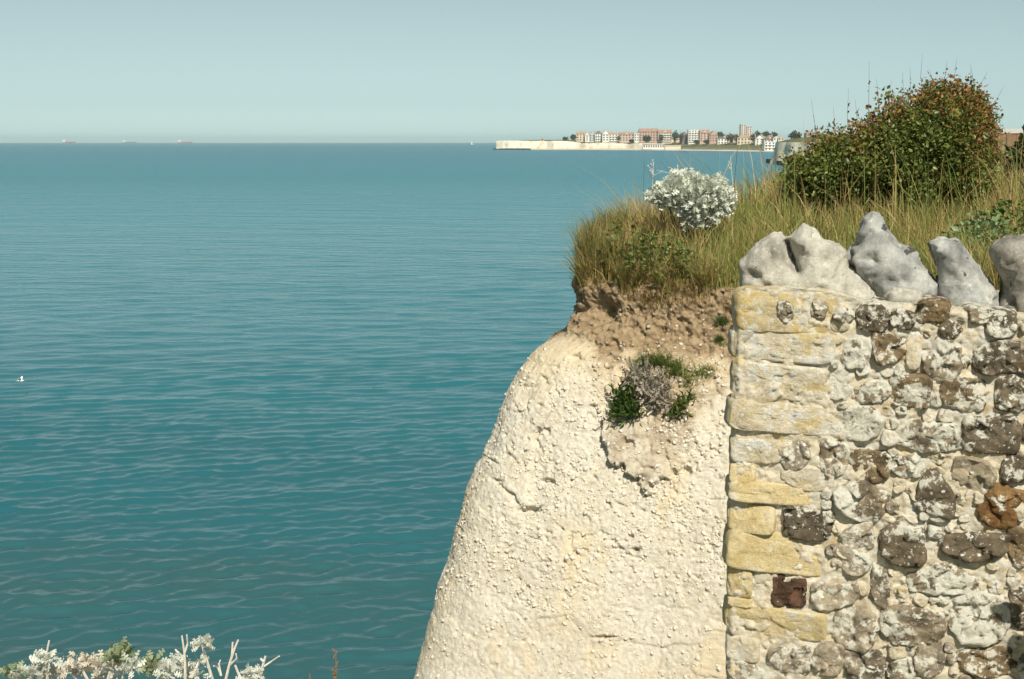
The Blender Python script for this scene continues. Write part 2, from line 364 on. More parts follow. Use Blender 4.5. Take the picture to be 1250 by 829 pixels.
# ================================================================== THE SETTING
# ------------------------------------------------------------------ sea: real waves near, ripple relief beyond
def build_sea():
    inv = np.concatenate([[1 / 2.0, 1 / 6.0, 1 / 12.0, 1 / 18.0], np.linspace(1 / 23.0, 1 / 14500.0, 760)]); r = 1 / inv
    th = np.radians(np.concatenate([np.arange(-60, -24, 1.2), np.arange(-24, 24.001, 0.085), np.arange(25.2, 60, 1.2)]))
    nr, nc = len(r), len(th); R, T = np.meshgrid(r, th, indexing='ij')
    X = (R * np.sin(T)).ravel(); Y = (R * np.cos(T)).ravel(); Z = np.zeros_like(X); DX = Z.copy(); DY = Z.copy()
    dr = np.maximum(np.gradient(r), 0.03); dr = np.repeat(dr, nc)
    g = np.random.default_rng(3); n = 90
    lam = np.exp(g.uniform(np.log(0.30), np.log(5.0), n)); ang = np.radians(90 + 10 + g.normal(0, 21, n) * np.where(lam > .6, 1, 1.6)); ph = g.uniform(0, 2 * np.pi, n)
    slope = 0.18 * math.sqrt(2 / n) * (np.exp(-((np.log(lam / .80)) / .50) ** 2) * 1.35 + .30)
    near = np.where(R.ravel() < 700)[0]
    Pn = np.stack([X * .4, Y, 0 * X], 1)[near]
    gust = 0.75 + 0.5 * np.clip(fbm(Pn, 0.06, 3, 5) + .5, 0, 1)
    for l, a, p, s in zip(lam, ang, ph, slope):
        k = 2 * math.pi / l; c, sn = math.cos(a), math.sin(a)
        w = np.clip((l / dr[near] - 2.2) / 2.0, 0, 1); q = k * (X[near] * c + Y[near] * sn) + p; am = s / k * w * gust
        Z[near] += am * np.sin(q); DX[near] += 0.3 * c * am * np.cos(q); DY[near] += 0.3 * sn * am * np.cos(q)
    V = np.stack([X + DX, Y + DY, Z], 1)
    # the sheet behind the camera
    o = part('sea', V, grid_faces(nr, nc)[:, ::-1], M['water'], None, True); tag(o, kind='structure')
build_sea()

# ------------------------------------------------------------------ chalk headland with its soil cap
SIL = [(703, 336), (699, 348), (702, 364), (703, 376), (697, 390), (690, 404), (686, 411), (668, 421), (652, 431), (634, 452), (622, 475), (608, 507), (596, 535),
       (583, 565), (570, 592), (558, 630), (548, 655), (538, 690), (528, 722), (518, 770), (508, 815), (505, 829), (494, 880), (468, 1000)]
def nose_y(py): return np.interp(py, [338, 430, 600, 829, 1000], [9.30, 9.15, 8.80, 8.40, 8.10])
sp_ = np.array([at_y(x, y, nose_y(y)) for x, y in SIL])
tabz = np.append(sp_[:, 2], -0.4)[::-1]; tabx = np.append(sp_[:, 0], -2.0)[::-1]; taby = np.append(sp_[:, 1], 7.3)[::-1]
LIPZ = sp_[0, 2]
CONT = [(5.2, -2.5), (3.0, -1.55), (1.8, -1.0), (1.0, -0.68), (0.45, -0.45), (0.12, -0.22), (0, 0.05), (0.05, 0.4), (0.22, 0.9), (0.55, 1.8), (1.1, 3.2), (2.4, 6.0), (5.2, 12.0), (13, 35), (40, 122)]
def chaikin(P, it=4):
    P = np.array(P, float)
    for _ in range(it):
        q = np.empty((2 * (len(P) - 1), P.shape[1])); q[0::2] = .75 * P[:-1] + .25 * P[1:]; q[1::2] = .25 * P[:-1] + .75 * P[1:]
        P = np.vstack([P[:1], q, P[-1:]])
    return P
def ground_z(X, Y):
    X = np.asarray(X, float); Y = np.asarray(Y, float)
    z = np.interp(Y, [3.5, 7.0, 8.0, 9.3, 12, 20, 60, 100, 140], [-1.6, -1.15, -1.06, -0.98, -0.78, -0.70, -0.70, -0.80, -0.80])
    P = np.stack([X.ravel(), Y.ravel(), 0 * X.ravel()], 1)
    return EYE + z + 0.03 * fbm(P, 0.7, 2, 41).reshape(X.shape)
def build_headland():
    C = chaikin(CONT, 4); L = np.r_[0, np.cumsum(np.linalg.norm(np.diff(C, axis=0), axis=1))]
    la = L[np.argmin(np.hypot(C[:, 0] - 1.75, C[:, 1] + 1.0))]; lb = L[np.argmin(np.hypot(C[:, 0] - 0.16, C[:, 1] - 0.75))]
    s = np.concatenate([np.linspace(0, la, 150)[:-1], np.arange(la, lb, 0.0078), lb + (L[-1] - lb) * np.linspace(0.001, 1, 60) ** 2.5])
    ox, oy = np.interp(s, L, C[:, 0]), np.interp(s, L, C[:, 1])
    tx, ty = np.gradient(ox, s), np.gradient(oy, s); ln = np.hypot(tx, ty); nx, ny = -ty / ln, tx / ln
    zr = np.concatenate([np.arange(LIPZ, EYE - 4.25, -0.0075), np.linspace(EYE - 4.26, -0.4, 60)])
    ins = np.concatenate([[0.9, 0.5, 0.3, 0.15, 0.06], np.zeros(len(zr))]); zz = np.concatenate([np.full(5, LIPZ), zr])
    nr, nc = len(zz), len(s)
    xe = np.interp(zz, tabz, tabx); ye = np.interp(zz, tabz, taby)
    X = xe[:, None] + ox[None] - ins[:, None] * nx[None]; Y = ye[:, None] + oy[None] - ins[:, None] * ny[None]; Z = np.repeat(zz[:, None], nc, 1)
    gz = ground_z(X[:5], Y[:5]); Z[:5] = gz + 0.02; Z[5:8] += (ground_z(X[5:8], Y[5:8]) - LIPZ) * np.array([[.8], [.5], [.2]])
    # beyond the nose and far back the upper edge follows the ground
    lift = ground_z(X[5], Y[5]) - LIPZ; fall = np.clip((Z - (EYE - 4)) / 3, 0, 1); Z[8:] += (lift[None] * fall[8:]) * 0.6
    V = np.stack([X, Y, Z], 2).reshape(-1, 3); px, py = project(V)
    N = grid_normals(V, nr, nc)
    N = np.where((N[:, 1:2] * V[:, 1:2] + N[:, 0:1] * V[:, 0:1] > 0) & (V[:, 1:2] < 9), -N, N)
    flat = np.repeat(np.stack([nx, ny], 1)[None], nr, 0).reshape(-1, 2)
    out = np.concatenate([flat, np.full((len(V), 1), 0.25)], 1); out /= np.linalg.norm(out, axis=1, keepdims=True)
    face = np.repeat((np.arange(nr) >= 6).astype(float), nc)
    # --- where soil lies
    pw = fbm(V, 3.0, 4, 11) * 26 + fbm(V, 14, 3, 12) * 16
    edge = np.interp(px, [640, 690, 715, 745, 790, 830, 900, 1000], [404, 409, 423, 438, 447, 438, 448, 450])
    soil = 1 - sstep(-12, 16, py - edge + pw * .9)
    ledge_poly = [(733, 530), (742, 552), (757, 562), (770, 585), (786, 600), (803, 602), (826, 578), (846, 540), (866, 480), (872, 446), (820, 432), (775, 440), (745, 480)]
    sd = poly_sd(px + fbm(V, 9, 4, 15, .7) * 26, py + fbm(V, 9, 4, 14, .7) * 26, ledge_poly)
    lsoil = sstep(-4, 16, sd) * (0.35 + 0.65 * sstep(-.35, .3, fbm(V, 10, 4, 16)))* np.interp(py, [430, 500, 550, 600], [1, .85, .62, .5])
    soil = np.maximum(soil, lsoil) * 1.0
    spill = sstep(700, 760, px) * (1 - sstep(0, 75, py - edge + pw * 2.6))
    soil = np.clip(np.maximum(soil, spill * 0.75 * sstep(-.1, .5, fbm(V, 16, 3, 19) + .25)), 0, 1)
    stain = np.clip(0.75 * (1 - sstep(-10, 120, py - edge + fbm(V, 2.2, 4, 17) * 90)) + 0.55 * sstep(.12, .5, fbm(V * np.array([1.6, 1.6, .45]), 2.4, 4, 18)), 0, 1)
    stain *= 0.9
    # --- relief
    D = 0.045 * fbm(V, 1.1, 3, 1) + 0.010 * fbm(V, 4.0, 4, 2)
    low = sstep(640, 760, py)              # massive chalk below, shattered chalk above
    d1, e1, v1, o1 = cells(V * np.array([1, 1, 1.15]) + 0.02 * np.stack([fbm(V, 14, 2, 30)] * 3, 1), 34, 3)
    d2, e2, v2, o2 = cells(V * np.array([.8, .8, 1.5]), 9, 7)
    d3, e3, v3, o3 = cells(V * np.array([.55, .55, 1.3]) + 0.05 * np.stack([fbm(V, 5, 2, 33)] * 3, 1), 3.6, 9)
    def facet(v, o, sc): return (o[:, 0] * np.sin(v * 917) + o[:, 1] * np.sin(v * 917) * .5 + o[:, 2] * np.sin(v * 1733)) / sc
    d4, e4, v4, o4 = cells(V * np.array([.9, .9, 1.2]), 62, 15)
    chip = 0.24 * facet(v1, o1, 34) + 0.16 * facet(v4, o4, 62) + (v4 - .5) * 0.002 + (v1 - .5) * 0.005 + 0.001 * np.minimum(e1 * 4, 1) + (o1[:, 2] * (v1 - .3)) * 0.007
    blk = 0.11 * facet(v2, o2, 9) + (v2 - .5) * 0.010 + 0.003 * np.minimum(e2 * 5, 1) - o2[:, 2] * 0.006
    big = 0.10 * facet(v3, o3, 3.6) + (v3 - .5) * 0.015 + .004 * np.minimum(e3 * 9, 1)
    D += (1 - soil) * (chip * (.80 - .50 * low) + blk * (.22 - .08 * low) + big * (.18 + .16 * low) - .022 * sstep(.42, .62, fbm(V, 26, 2, 67)) * (1 - .6 * low) * sstep(-.3, .2, fbm(V, 3, 2, 68)))
    D += (1 - soil) * 0.006 * fbm(V, 60, 3, 4) - 0.03 * np.clip(fbm(V * np.array([1, 1, .35]), 7, 3, 23) - .25, 0, 1) * (1 - low)
    # rills down the upper left shoulder
    D -= (1 - soil) * 0.06 * np.clip(fbm(V * np.array([1.0, 1.0, .28]), 5.5, 2, 21), 0, 1) * sstep(720, 640, px) * (1 - low)
    sD = 0.050 * fbm(V, 6, 4, 8, .6) + 0.034 * fbm(V, 22, 3, 9, .65) + (cells(V, 20, 12)[2] - .5) * 0.016 + (cells(V, 45, 13)[2] - .5) * 0.014
    sD -= 0.05 * np.clip(fbm(V * np.array([1, 1, .22]), 15, 2, 22), 0, 1) * sstep(770, 720, px) * sstep(372, 392, py)
    sD -= 0.07 * sstep(.38, .6, fbm(V, 9, 3, 24)) 
    D += soil * sD
    # the ledge that carries the plants, breaking off below in an overhang
    D += 0.085 * sstep(-1, 6, sd) * np.interp(py, [430, 520, 600], [.15, .8, 1.0]) * np.interp(px, [730, 800, 870], [1, .75, 0.05])
    # undercut below the turf, holes
    D -= 0.15 * np.exp(-(((px - 731) / 16) ** 2 + ((py - 378) / 17) ** 2))
    for hx, hy, rx, ry, dp in [(642, 624, 12, 5, .07), (784, 588, 11, 7, .05), (628, 612, 5, 4, .04), (775, 672, 4, 3, .05), (770, 655, 3, 2.5, .04), (737, 778, 12, 2, .04), (668, 588, 6, 4, .05), (655, 530, 4, 4, .05), (668, 527, 4, 4, .05), (838, 575, 5, 5, .05), (703, 437, 7, 4, .05)]:
        D -= dp * np.exp(-((((px - hx) + fbm(V, 25, 2, 5) * 5) / rx) ** 2 + ((py - hy) / ry) ** 2) ** 1.5)
    gg = np.random.default_rng(77)
    for _ in range(95):                       # short gashes where lumps have dropped out
        hx, hy = gg.uniform(585, 885), 430 + 290 * gg.random() ** .8; ln_, th_, an = gg.uniform(2.5, 9), gg.uniform(1.0, 2.2), gg.normal(.3, .6); c_, s_ = math.cos(an), math.sin(an)
        m = (np.abs(px - hx) < 22) & (np.abs(py - hy) < 22); dx, dy = px[m] - hx + fbm(V[m], 40, 2, 5) * 3, py[m] - hy; D[m] -= gg.uniform(.012, .030) * np.exp(-(((dx * c_ + dy * s_) / ln_) ** 2 + ((-dx * s_ + dy * c_) / th_) ** 2) ** 1.3)
    # cracks in the massive chalk
    for poly in [[(690, 712), (720, 730), (760, 741), (800, 748)], [(800, 738), (840, 748), (888, 762)], [(720, 776), (750, 784), (772, 785)], [(590, 720), (620, 745), (640, 755)], [(640, 716), (700, 726)]]:
        dd = np.full(len(V), 1e9)
        for (x0, y0), (x1, y1) in zip(poly[:-1], poly[1:]):
            t = np.clip(((px - x0) * (x1 - x0) + (py - y0) * (y1 - y0)) / ((x1 - x0) ** 2 + (y1 - y0) ** 2), 0, 1)
            dd = np.minimum(dd, np.hypot(px - x0 - t * (x1 - x0), py + fbm(V, 12, 2, 6) * 8 - y0 - t * (y1 - y0)))
        D -= 0.011 * np.exp(-(dd / 1.6) ** 2) * sstep(-.25, .15, fbm(V, 6, 2, 66))
    taper = np.repeat(np.interp(s, [0, 1, L[-1] - 40, L[-1]], [.3, 1, 1, .2])[None], nr, 0).ravel()
    V2 = V + out * (D * face * taper)[:, None]
    F = grid_faces(nr, nc)
    o = part('chalk_headland', V2, F[:, ::-1], M['chalk'], None, False, {'soil': np.maximum(soil, 1 - face), 'stain': stain}); tag(o, kind='structure')
    bv = BVHTree.FromPolygons([tuple(v) for v in V2], [tuple(int(i) for i in f) for f in F])
    return o, bv
headland, HB = build_headland()
def on_cliff(px, py):
    d = Vector(ray(px, py)).normalized(); h = HB.ray_cast(Vector(CAM), d)
    if h[0] is None: return None, None
    n = h[1]
    if n.dot(d) > 0: n = -n
    return h[0], n

# the ground on the headland and behind the wall
LEFT_Y = [3.5, 6.6, 7.1, 7.8, 8.35, 8.66, 8.90, 9.12, 9.33, 10.2, 11.1, 12.5, 15.3, 21.3, 44.3, 131]
LEFT_X = [5.9, 5.9, 5.6, 3.4, 2.25, 1.45, 0.90, 0.60, 0.45, 0.65, 1.0, 1.55, 2.85, 5.65, 13.4, 40.5]
def left_x(Y): return np.interp(Y, LEFT_Y, LEFT_X) + 0.22
def build_ground():
    ys = np.concatenate([np.arange(3.5, 16, .15), np.arange(16, 50, 1.0), np.arange(50, 141, 6)]); t = np.linspace(0, 1, 70) ** 2
    X = left_x(ys)[:, None] + t[None] * (90 - left_x(ys))[:, None]; Y = np.repeat(ys[:, None], len(t), 1); Z = ground_z(X, Y)
    o = part('headland_turf', np.stack([X, Y, Z], 2).reshape(-1, 3), grid_faces(*X.shape), M['turf'], None, True); tag(o, kind='structure')
    xs = np.linspace(-40, 90, 90); ys = np.linspace(-40, 3.5, 40); X, Y = np.meshgrid(xs, ys); 
    Z = EYE - 1.6 + .03 * fbm(np.stack([X.ravel(), Y.ravel(), 0 * X.ravel()], 1), .8, 3, 44).reshape(X.shape); Z[-1] = EYE - 1.6
    o = part('near_ground', np.stack([X, Y, Z], 2).reshape(-1, 3), grid_faces(*X.shape), M['near_earth'], None, True); tag(o, kind='structure')
    # the cliff under the ground the photographer stands on, and the head of the gully
    C = np.array([(-40, 3.4), (-6, 3.5), (-2, 3.5), (0.5, 3.52), (2, 3.52), (5.0, 3.55), (5.9, 3.9), (5.95, 5.2), (5.85, 6.8), (5.5, 7.25)]); L = np.r_[0, np.cumsum(np.linalg.norm(np.diff(C, axis=0), axis=1))]
    s = np.linspace(0, L[-1], 260); zs = np.linspace(EYE - 1.6, -0.4, 120); X = np.repeat(np.interp(s, L, C[:, 0])[None], 120, 0); Y = np.repeat(np.interp(s, L, C[:, 1])[None], 120, 0); Z = np.repeat(zs[:, None], 260, 1)
    V = np.stack([X, Y, Z], 2).reshape(-1, 3); D = 0.10 * fbm(V, .9, 4, 51) + .05 * (cells(V, 3, 52)[2] - .5); D *= (np.repeat(np.arange(120), 260) > 1)
    V[:, 1] += np.abs(D) * np.where(V[:, 0] < 5.7, -1, 0); V[:, 0] += np.abs(D) * np.where(V[:, 0] > 5.7, 1, 0)
    o = part('near_cliff', V, grid_faces(120, 260), M['chalk'], None, True, {'soil': sstep(-.5, 0, V[:, 2] - (EYE - 1.9)), 'stain': np.full(len(V), .2)}); tag(o, kind='structure')
build_ground()

# ------------------------------------------------------------------ far coast
FPXS = [560, 600, 606, 640, 700, 760, 800, 850, 900, 948, 1060]
FYS = [2400, 2050, 1985, 1965, 1945, 1890, 1845, 1760, 1660, 1560, 1480]
def coast_y(px): return float(np.interp(px, FPXS, FYS))
def far_pt(px, py, back=0.0): return at_y(px, py, coast_y(px) + back)
def strip(name, rows, m, kind='structure', jit=0.0, seed=0, smooth=False):
    """rows: list of equal-length lists of points"""
    A = np.array(rows); V = A.reshape(-1, 3)
    if jit:
        d = fbm(V, .035, 4, seed) * jit; V = V + np.stack([d * .3, d, 0 * d], 1)
    o = part(name, V, grid_faces(A.shape[0], A.shape[1])[:, ::-1], m, None, smooth); tag(o, kind=kind); return o
def far_coast():
    px = np.concatenate([np.linspace(606, 800, 160)]); top = np.interp(px, [606, 612, 690, 720, 800], [172.3, 171.6, 172.0, 174.2, 175.0])
    wig = np.interp(px, [606, 800], [1, 1]) * 14 * fbm(np.stack([px * .05, 0 * px, 0 * px], 1), 1, 3, 61)
    rows = []
    for f, b in ((0, 0), (.3, 2), (.6, 3), (.9, 5), (1, 8)):
        rows.append([(lambda q0, q1: (q0[0], q0[1] + b, 0.4 + f * (q1[2] - 0.4)))(far_pt(x, 181, 40 + w), far_pt(x, t_, 40 + w)) for x, t_, w in zip(px, top, wig)])
    rows.insert(0, [(r[0], r[1] - 1, -1.0) for r in rows[0]])
    tops = rows[-1]
    strip('far_chalk_cliff', rows, M['far_chalk'], jit=5, seed=62)
    # west end of the cliff: the return face
    e = tops[0]; strip('far_cliff_return', [[(e[0] + .5, e[1], -1), (e[0] + .5, e[1], e[2])], [(e[0] + 25, e[1] + 260, -1), (e[0] + 25, e[1] + 260, e[2])]], M['far_chalk'])
    # grass bank to the right of the cliff
    px2 = np.linspace(800, 952, 90); rows2 = []
    for py, b in ((184.0, 30), (182.0, 34), (180.0, 44), (177.5, 70), (175.5, 95)):
        rows2.append([(lambda q: (q[0], q[1], max(q[2], -.5)))(far_pt(x, py + (.3 if x > 900 else 0), b)) for x in px2])
    rows2.insert(0, [(r[0], r[1] - 2, -1.0) for r in rows2[0]])
    strip('far_grass_bank', rows2, M['far_turf'], jit=3, seed=63, smooth=True)
    # the plateau the town stands on
    edge = [(p[0], p[1] - 1, p[2] - .05) for p in tops] + [(p[0], p[1] - 1, p[2] - .05) for p in rows2[-1]]
    back = [(p[0] * 1.0 + 25, p[1] + 260, 13.6) for p in edge]; back2 = [(p[0] * 1.35 + 60, p[1] + 900, 16.0) for p in edge]
    strip('far_plateau', [edge, back, back2], M['far_turf'])
    # beach, then the sea wall with its promenade
    px3 = np.linspace(640, 950, 120); rows3 = []
    for b, z in ((-26, -.4), (-10, .5), (20, 1.6), (60, 2.0)):
        rows3.append([(far_pt(x, 183, b)[0], coast_y(x) + b + 6 * math.sin(x * .09), z) for x in px3])
    strip('far_beach', rows3, M['sand'], jit=2, seed=64)
M['sand'] = plain('pale_sand', (0.58, 0.52, 0.40), .95, .12, .05); M['concrete'] = plain('sea_wall_concrete', (0.30, 0.28, 0.24), .9, .2, .2)
M['rock_dark'] = plain('weedy_dark_rock', (0.055, 0.055, 0.045), .9, .3, .3)
far_coast()
# mid-distance chalk headland beyond the bay
def mid_headland():
    C = chaikin([(40.2, 131), (75, 210), (125, 330), (172, 500), (168, 600), (150, 660), (142, 690), (146, 716), (175, 760), (230, 900), (300, 1200), (330, 1490)], 3)
    L = np.r_[0, np.cumsum(np.linalg.norm(np.diff(C, axis=0), axis=1))]; s = np.linspace(0, L[-1], 420); x, y = np.interp(s, L, C[:, 0]), np.interp(s, L, C[:, 1])
    tx, ty = np.gradient(x), np.gradient(y); ln = np.hypot(tx, ty); nx, ny = -ty / ln, tx / ln
    top = np.interp(s / L[-1], [0, .2, .5, .62, 1], [11.2, 11.5, 12.0, 12.2, 13.5]) + .5 * fbm(np.stack([s * .02, 0 * s, 0 * s], 1), 1, 3, 71)
    rows = []
    for f in np.linspace(-.08, 1, 16):
        V = np.stack([x + nx * 3.0 * (1 - f), y + ny * 3.0 * (1 - f), f * top], 1); d = fbm(V * np.array([1, 1, .35]), .22, 4, 72) * 2.2; V[:, 0] += nx * d; V[:, 1] += ny * d; rows.append(V)
    last = rows[-1].copy()
    o = part('mid_chalk_cliff', np.concatenate(rows), grid_faces(16, 420), M['far_chalk'], None, False); tag(o, kind='structure')
    R = [last + np.array([0, 0, 0.0])]
    for dpt, up in ((6, 1.2), (25, 3.4), (80, 4.6), (700, 7.5)):
        R.append(np.stack([x - nx * dpt * .5 + dpt * .35, y - ny * dpt * .5 + dpt * .25, top + up * np.interp(y, [100, 400, 650], [0.0, .5, 1])], 1))
    o = part('mid_fields', np.concatenate(R), grid_faces(len(R), 420), M['far_turf'], None, True); tag(o, kind='structure')
mid_headland()

# ------------------------------------------------------------------ haze: faint sea air
def haze():
    m = bpy.data.materials.new('sea_haze'); m.use_nodes = True; nt = m.node_tree; nt.nodes.clear()
    v = Nd(nt, 'ShaderNodeVolumePrincipled', {'Color': (0.70, 0.95, 1.0, 1), 'Density': 0.00008, 'Anisotropy': 0.0}); out = Nd(nt, 'ShaderNodeOutputMaterial'); nt.links.new(v.outputs[0], out.inputs['Volume'])
    o = part('haze', box(-13500, 13500, -300, 15500, -2.5, 62), BOXF, m); tag(o, 'thin pale sea haze lying over the bay and the far town', 'haze', kind='stuff')
haze()

# ================================================================== THE STONE WALL
WA = math.radians(15); W0 = np.array([0.52, 3.05, EYE]); WU = np.array([math.cos(WA), -math.sin(WA), 0]); WN = np.array([-math.sin(WA), -math.cos(WA), 0]); WZ = np.array([0, 0, 1.0])
def wall_uv(px, py, off=0.0):
    d = ray(px, py); t = ((W0 + WN * off - CAM) @ WN) / (d @ WN); q = CAM + d * t - W0
    return q @ WU, q[2]
def wall_p(u, v, w=0.0): return W0 + np.outer(np.atleast_1d(u), WU) + np.outer(np.atleast_1d(v), WZ) + np.outer(np.atleast_1d(w), WN)
wroot = thing('stone_wall', 'lichen-covered flint and brick wall with big pale flints along its top', 'wall', (W0[0], W0[1], EYE - 1.6))
def build_mortar():
    le = [wall_uv(x, y) for x, y in [(903, 352), (897, 372), (894, 440), (891, 500), (889, 600), (887, 700), (886, 829)]]
    lv = np.array([q[1] for q in le])[::-1]; lu = np.array([q[0] for q in le])[::-1]
    tp = [wall_uv(x, y) for x, y in [(898, 364), (908, 352), (960, 350), (1015, 357), (1060, 368), (1120, 370), (1200, 380), (1250, 386), (1420, 404)]]
    tu = np.array([q[0] for q in tp]); tv = np.array([q[1] for q in tp])
    f = np.concatenate([np.linspace(0, 1, 300)]); us = np.concatenate([np.arange(0, 0.72, 0.0042), np.linspace(0.724, 2.6, 60)]); nr, nc = len(f), len(us)
    vb = -1.62
    top = np.interp(us + lu[-1], tu, tv)
    Vv = vb + f[:, None] * (top[None] - vb); edge = np.interp(Vv, lv, lu); U = edge + us[None]
    P = np.stack([U.ravel(), Vv.ravel(), 0 * U.ravel()], 1)
    w = 0.0065 + 0.007 * fbm(P, 12, 4, 81) + 0.006 * fbm(P, 45, 4, 82, .65) + 0.26 * (lambda c_: c_[3][:, 1] * np.sin(c_[2] * 917) + c_[3][:, 0] * np.sin(c_[2] * 1733))(cells(P, 40, 88)) / 40 + 0.010 * (cells(P, 22, 83)[2] - .5) * sstep(-.1, .3, fbm(P, 7, 2, 84)) - .016 * np.clip(fbm(P, 18, 3, 85) - .25, 0, 1)
    eb = sstep(0, .018, np.repeat(us[None], nr, 0).ravel()) * .02 - .02            # worn arris at the free end
    front = wall_p(P[:, 0] + 0.004 * fbm(P, 30, 3, 86) * (np.repeat(us[None], nr, 0).ravel() < .05), P[:, 1], w + eb)
    F = [grid_faces(nr, nc)]
    V = [front]; n = len(front)
    A = front.reshape(nr, nc, 3)
    # left end, top and back
    for line in (A[:, 0], A[-1], ):
        b = n; k = len(line); dpts = np.linspace(0, 0.34, 12); G = line[None] - WN[None, None] * dpts[:, None, None]
        Q = G.reshape(-1, 3); j = 0.008 * fbm(Q, 25, 3, 87); j[:k] = 0; j[-k:] = 0
        Q = Q + (np.outer(j, -WU) if line is A[:, 0] or k == nr else np.outer(j, WZ)); V.append(Q); F.append(grid_faces(12, k) + b); n += len(Q)
    b = n; Bk = np.stack([A[0, 0], A[0, -1], A[-1, -1], A[-1, 0]]) - WN * 0.34; V.append(Bk); F.append(np.array([[b, b + 1, b + 2, b + 3]])[:, ::-1]); n += 4
    part('mortar', np.concatenate(V), np.concatenate(F), M['mortar'], wroot, True)
build_mortar()

def facet3(Q, sc, seed):
    d, e, v, o = cells(Q, sc, seed); return (.50 * (o[:, 0] * np.sin(v * 917) + o[:, 1] * np.sin(v * 1733)) / sc + (v - .5) * .18 / sc)
def wall_stone(px0, py0, px1, py1, typ, sq=2.6, rot=0.0, proud=0.016, seed=0, name=None, poly=None, uvbox=None, rough=1.0, fine=True):
    """a stone bedded in the face: irregular outline, broken front"""
    g = np.random.default_rng(1000 + seed)
    if uvbox is None:
        u0, v1 = wall_uv(px0, (py0 + py1) / 2)[0], wall_uv((px0 + px1) / 2, py0)[1]; u1, v0 = wall_uv(px1, (py0 + py1) / 2)[0], wall_uv((px0 + px1) / 2, py1)[1]
    else: u0, v0, u1, v1 = uvbox
    cu, cv, hu, hv = (u0 + u1) / 2, (v0 + v1) / 2, (u1 - u0) / 2, (v1 - v0) / 2
    kx = 1.07 if typ in 'YCZ' else 1.13
    if uvbox is None and px0 < 900: cu += hu * (kx - 1)
    hu *= kx; hv *= 1.10 if typ in 'YCZ' else 1.15; proud = .004 + proud * .62
    n = 56 if fine else 32; a = np.linspace(0, 2 * np.pi, n, endpoint=False)
    if poly is not None:
        q = np.array([wall_uv(*p) for p in poly]); q = chaikin(np.vstack([q, q[:1]]), 1); ll = np.r_[0, np.cumsum(np.linalg.norm(np.diff(q, axis=0), axis=1))]; t = np.linspace(0, ll[-1], n, endpoint=False)
        ou, ov = np.interp(t, ll, q[:, 0]), np.interp(t, ll, q[:, 1]); cu, cv = ou.mean(), ov.mean(); ou -= cu; ov -= cv
        if np.sum(ou * np.roll(ov, -1) - ov * np.roll(ou, -1)) < 0: ou, ov = ou[::-1], ov[::-1]
        hu, hv = np.abs(ou).max(), np.abs(ov).max()
    else:
        if sq < 3.3:                      # broken stone: an irregular polygon with softened corners
            m_ = int(g.integers(6, 9)); b_ = np.sort((np.arange(m_) + g.uniform(-.32, .32, m_)) * 2 * np.pi / m_ + g.uniform(0, 1)); rr = g.uniform(.95, 1.22, m_)
            q = np.stack([np.sign(np.cos(b_)) * np.abs(np.cos(b_)) ** .75 * rr, np.sign(np.sin(b_)) * np.abs(np.sin(b_)) ** .75 * rr], 1); q = chaikin(np.vstack([q, q[:1]]), 1); q[-1] = q[0]
            q = q / np.array([[np.abs(q[:, 0]).max(), np.abs(q[:, 1]).max()]])
            ll = np.r_[0, np.cumsum(np.linalg.norm(np.diff(q, axis=0), axis=1))]; t = np.linspace(0, ll[-1], n, endpoint=False); x, y = np.interp(t, ll, q[:, 0]) * hu * 1.05, np.interp(t, ll, q[:, 1]) * hv * 1.05
        else:
            ca, sa = np.cos(a), np.sin(a); sq = sq * 1.6; rr = (np.abs(ca) ** sq + np.abs(sa) ** sq) ** (-1 / sq); x, y = ca * rr * hu, sa * rr * hv
        ou, ov = x * math.cos(rot) - y * math.sin(rot), x * math.sin(rot) + y * math.cos(rot)
    am = min(hu, hv); P = np.stack([ou + cu, ov + cv, 0 * ou + seed], 1)
    jag = 1 + (0.16 * fbm(P, 1.1 / am, 3, seed) + .07 * fbm(P, 70, 2, seed + 9)) * (rough if rough > .5 else rough * .45)
    ou, ov = ou * jag, ov * jag
    prof = [(1.14, -0.045), (1.06, -0.008), (1.0, proud * .35), (.965, proud * .75), (.90, proud * .97), (.78, proud * 1.05), (.62, proud * 1.08), (.45, proud * 1.1), (.27, proud * 1.1), (.12, proud * 1.1)]
    if fine: t_ = np.linspace(0, len(prof) - 1, 18); pa = np.array(prof); prof = list(zip(np.interp(t_, np.arange(len(pa)), pa[:, 0]), np.interp(t_, np.arange(len(pa)), pa[:, 1])))
    tilt = g.normal(0, .10, 2)
    sc = np.repeat([p_[0] for p_ in prof], n); ws = np.repeat([p_[1] for p_ in prof], n); kk = np.repeat(np.linspace(0, 9, len(prof)), n)
    uu = np.tile(ou, len(prof)) * sc + cu; vv = np.tile(ov, len(prof)) * sc + cv; Q = np.stack([uu, vv, np.full(len(uu), float(seed))], 1)
    ws = ws + np.where(kk > 1, (tilt[0] * (uu - cu) + tilt[1] * (vv - cv)) * np.where(kk > 2, 1, .5), 0)
    ws = ws + np.where(kk > 1, rough * (0.006 * fbm(Q, 20, 3, seed + 2) + .60 * facet3(Q, 26, seed + 3) + 0.30 * facet3(Q, 80, seed + 5) + 0.003 * fbm(Q, 90, 3, seed + 4, .7)) * np.where(kk > 3, 1, .5), 0)
    V = [wall_p(uu, vv, ws)]
    V.append(V[0][-n:].mean(0)[None]); V = np.concatenate(V)
    F = []
    for k in range(len(prof) - 1):
        for i in range(n):
            j = (i + 1) % n; F.append((k * n + i, k * n + j, (k + 1) * n + j, (k + 1) * n + i))
    e = (len(prof) - 1) * n; F += [(e + i, e + (i + 1) % n, e + n) for i in range(n)]
    nm = name or {'Y': 'yellow_brick', 'R': 'dark_brick', 'C': 'cream_block', 'Z': 'lichened_block'}.get(typ, 'flint_stone')
    return part(nm, V, F, M[typ], wroot, True, centre=True)

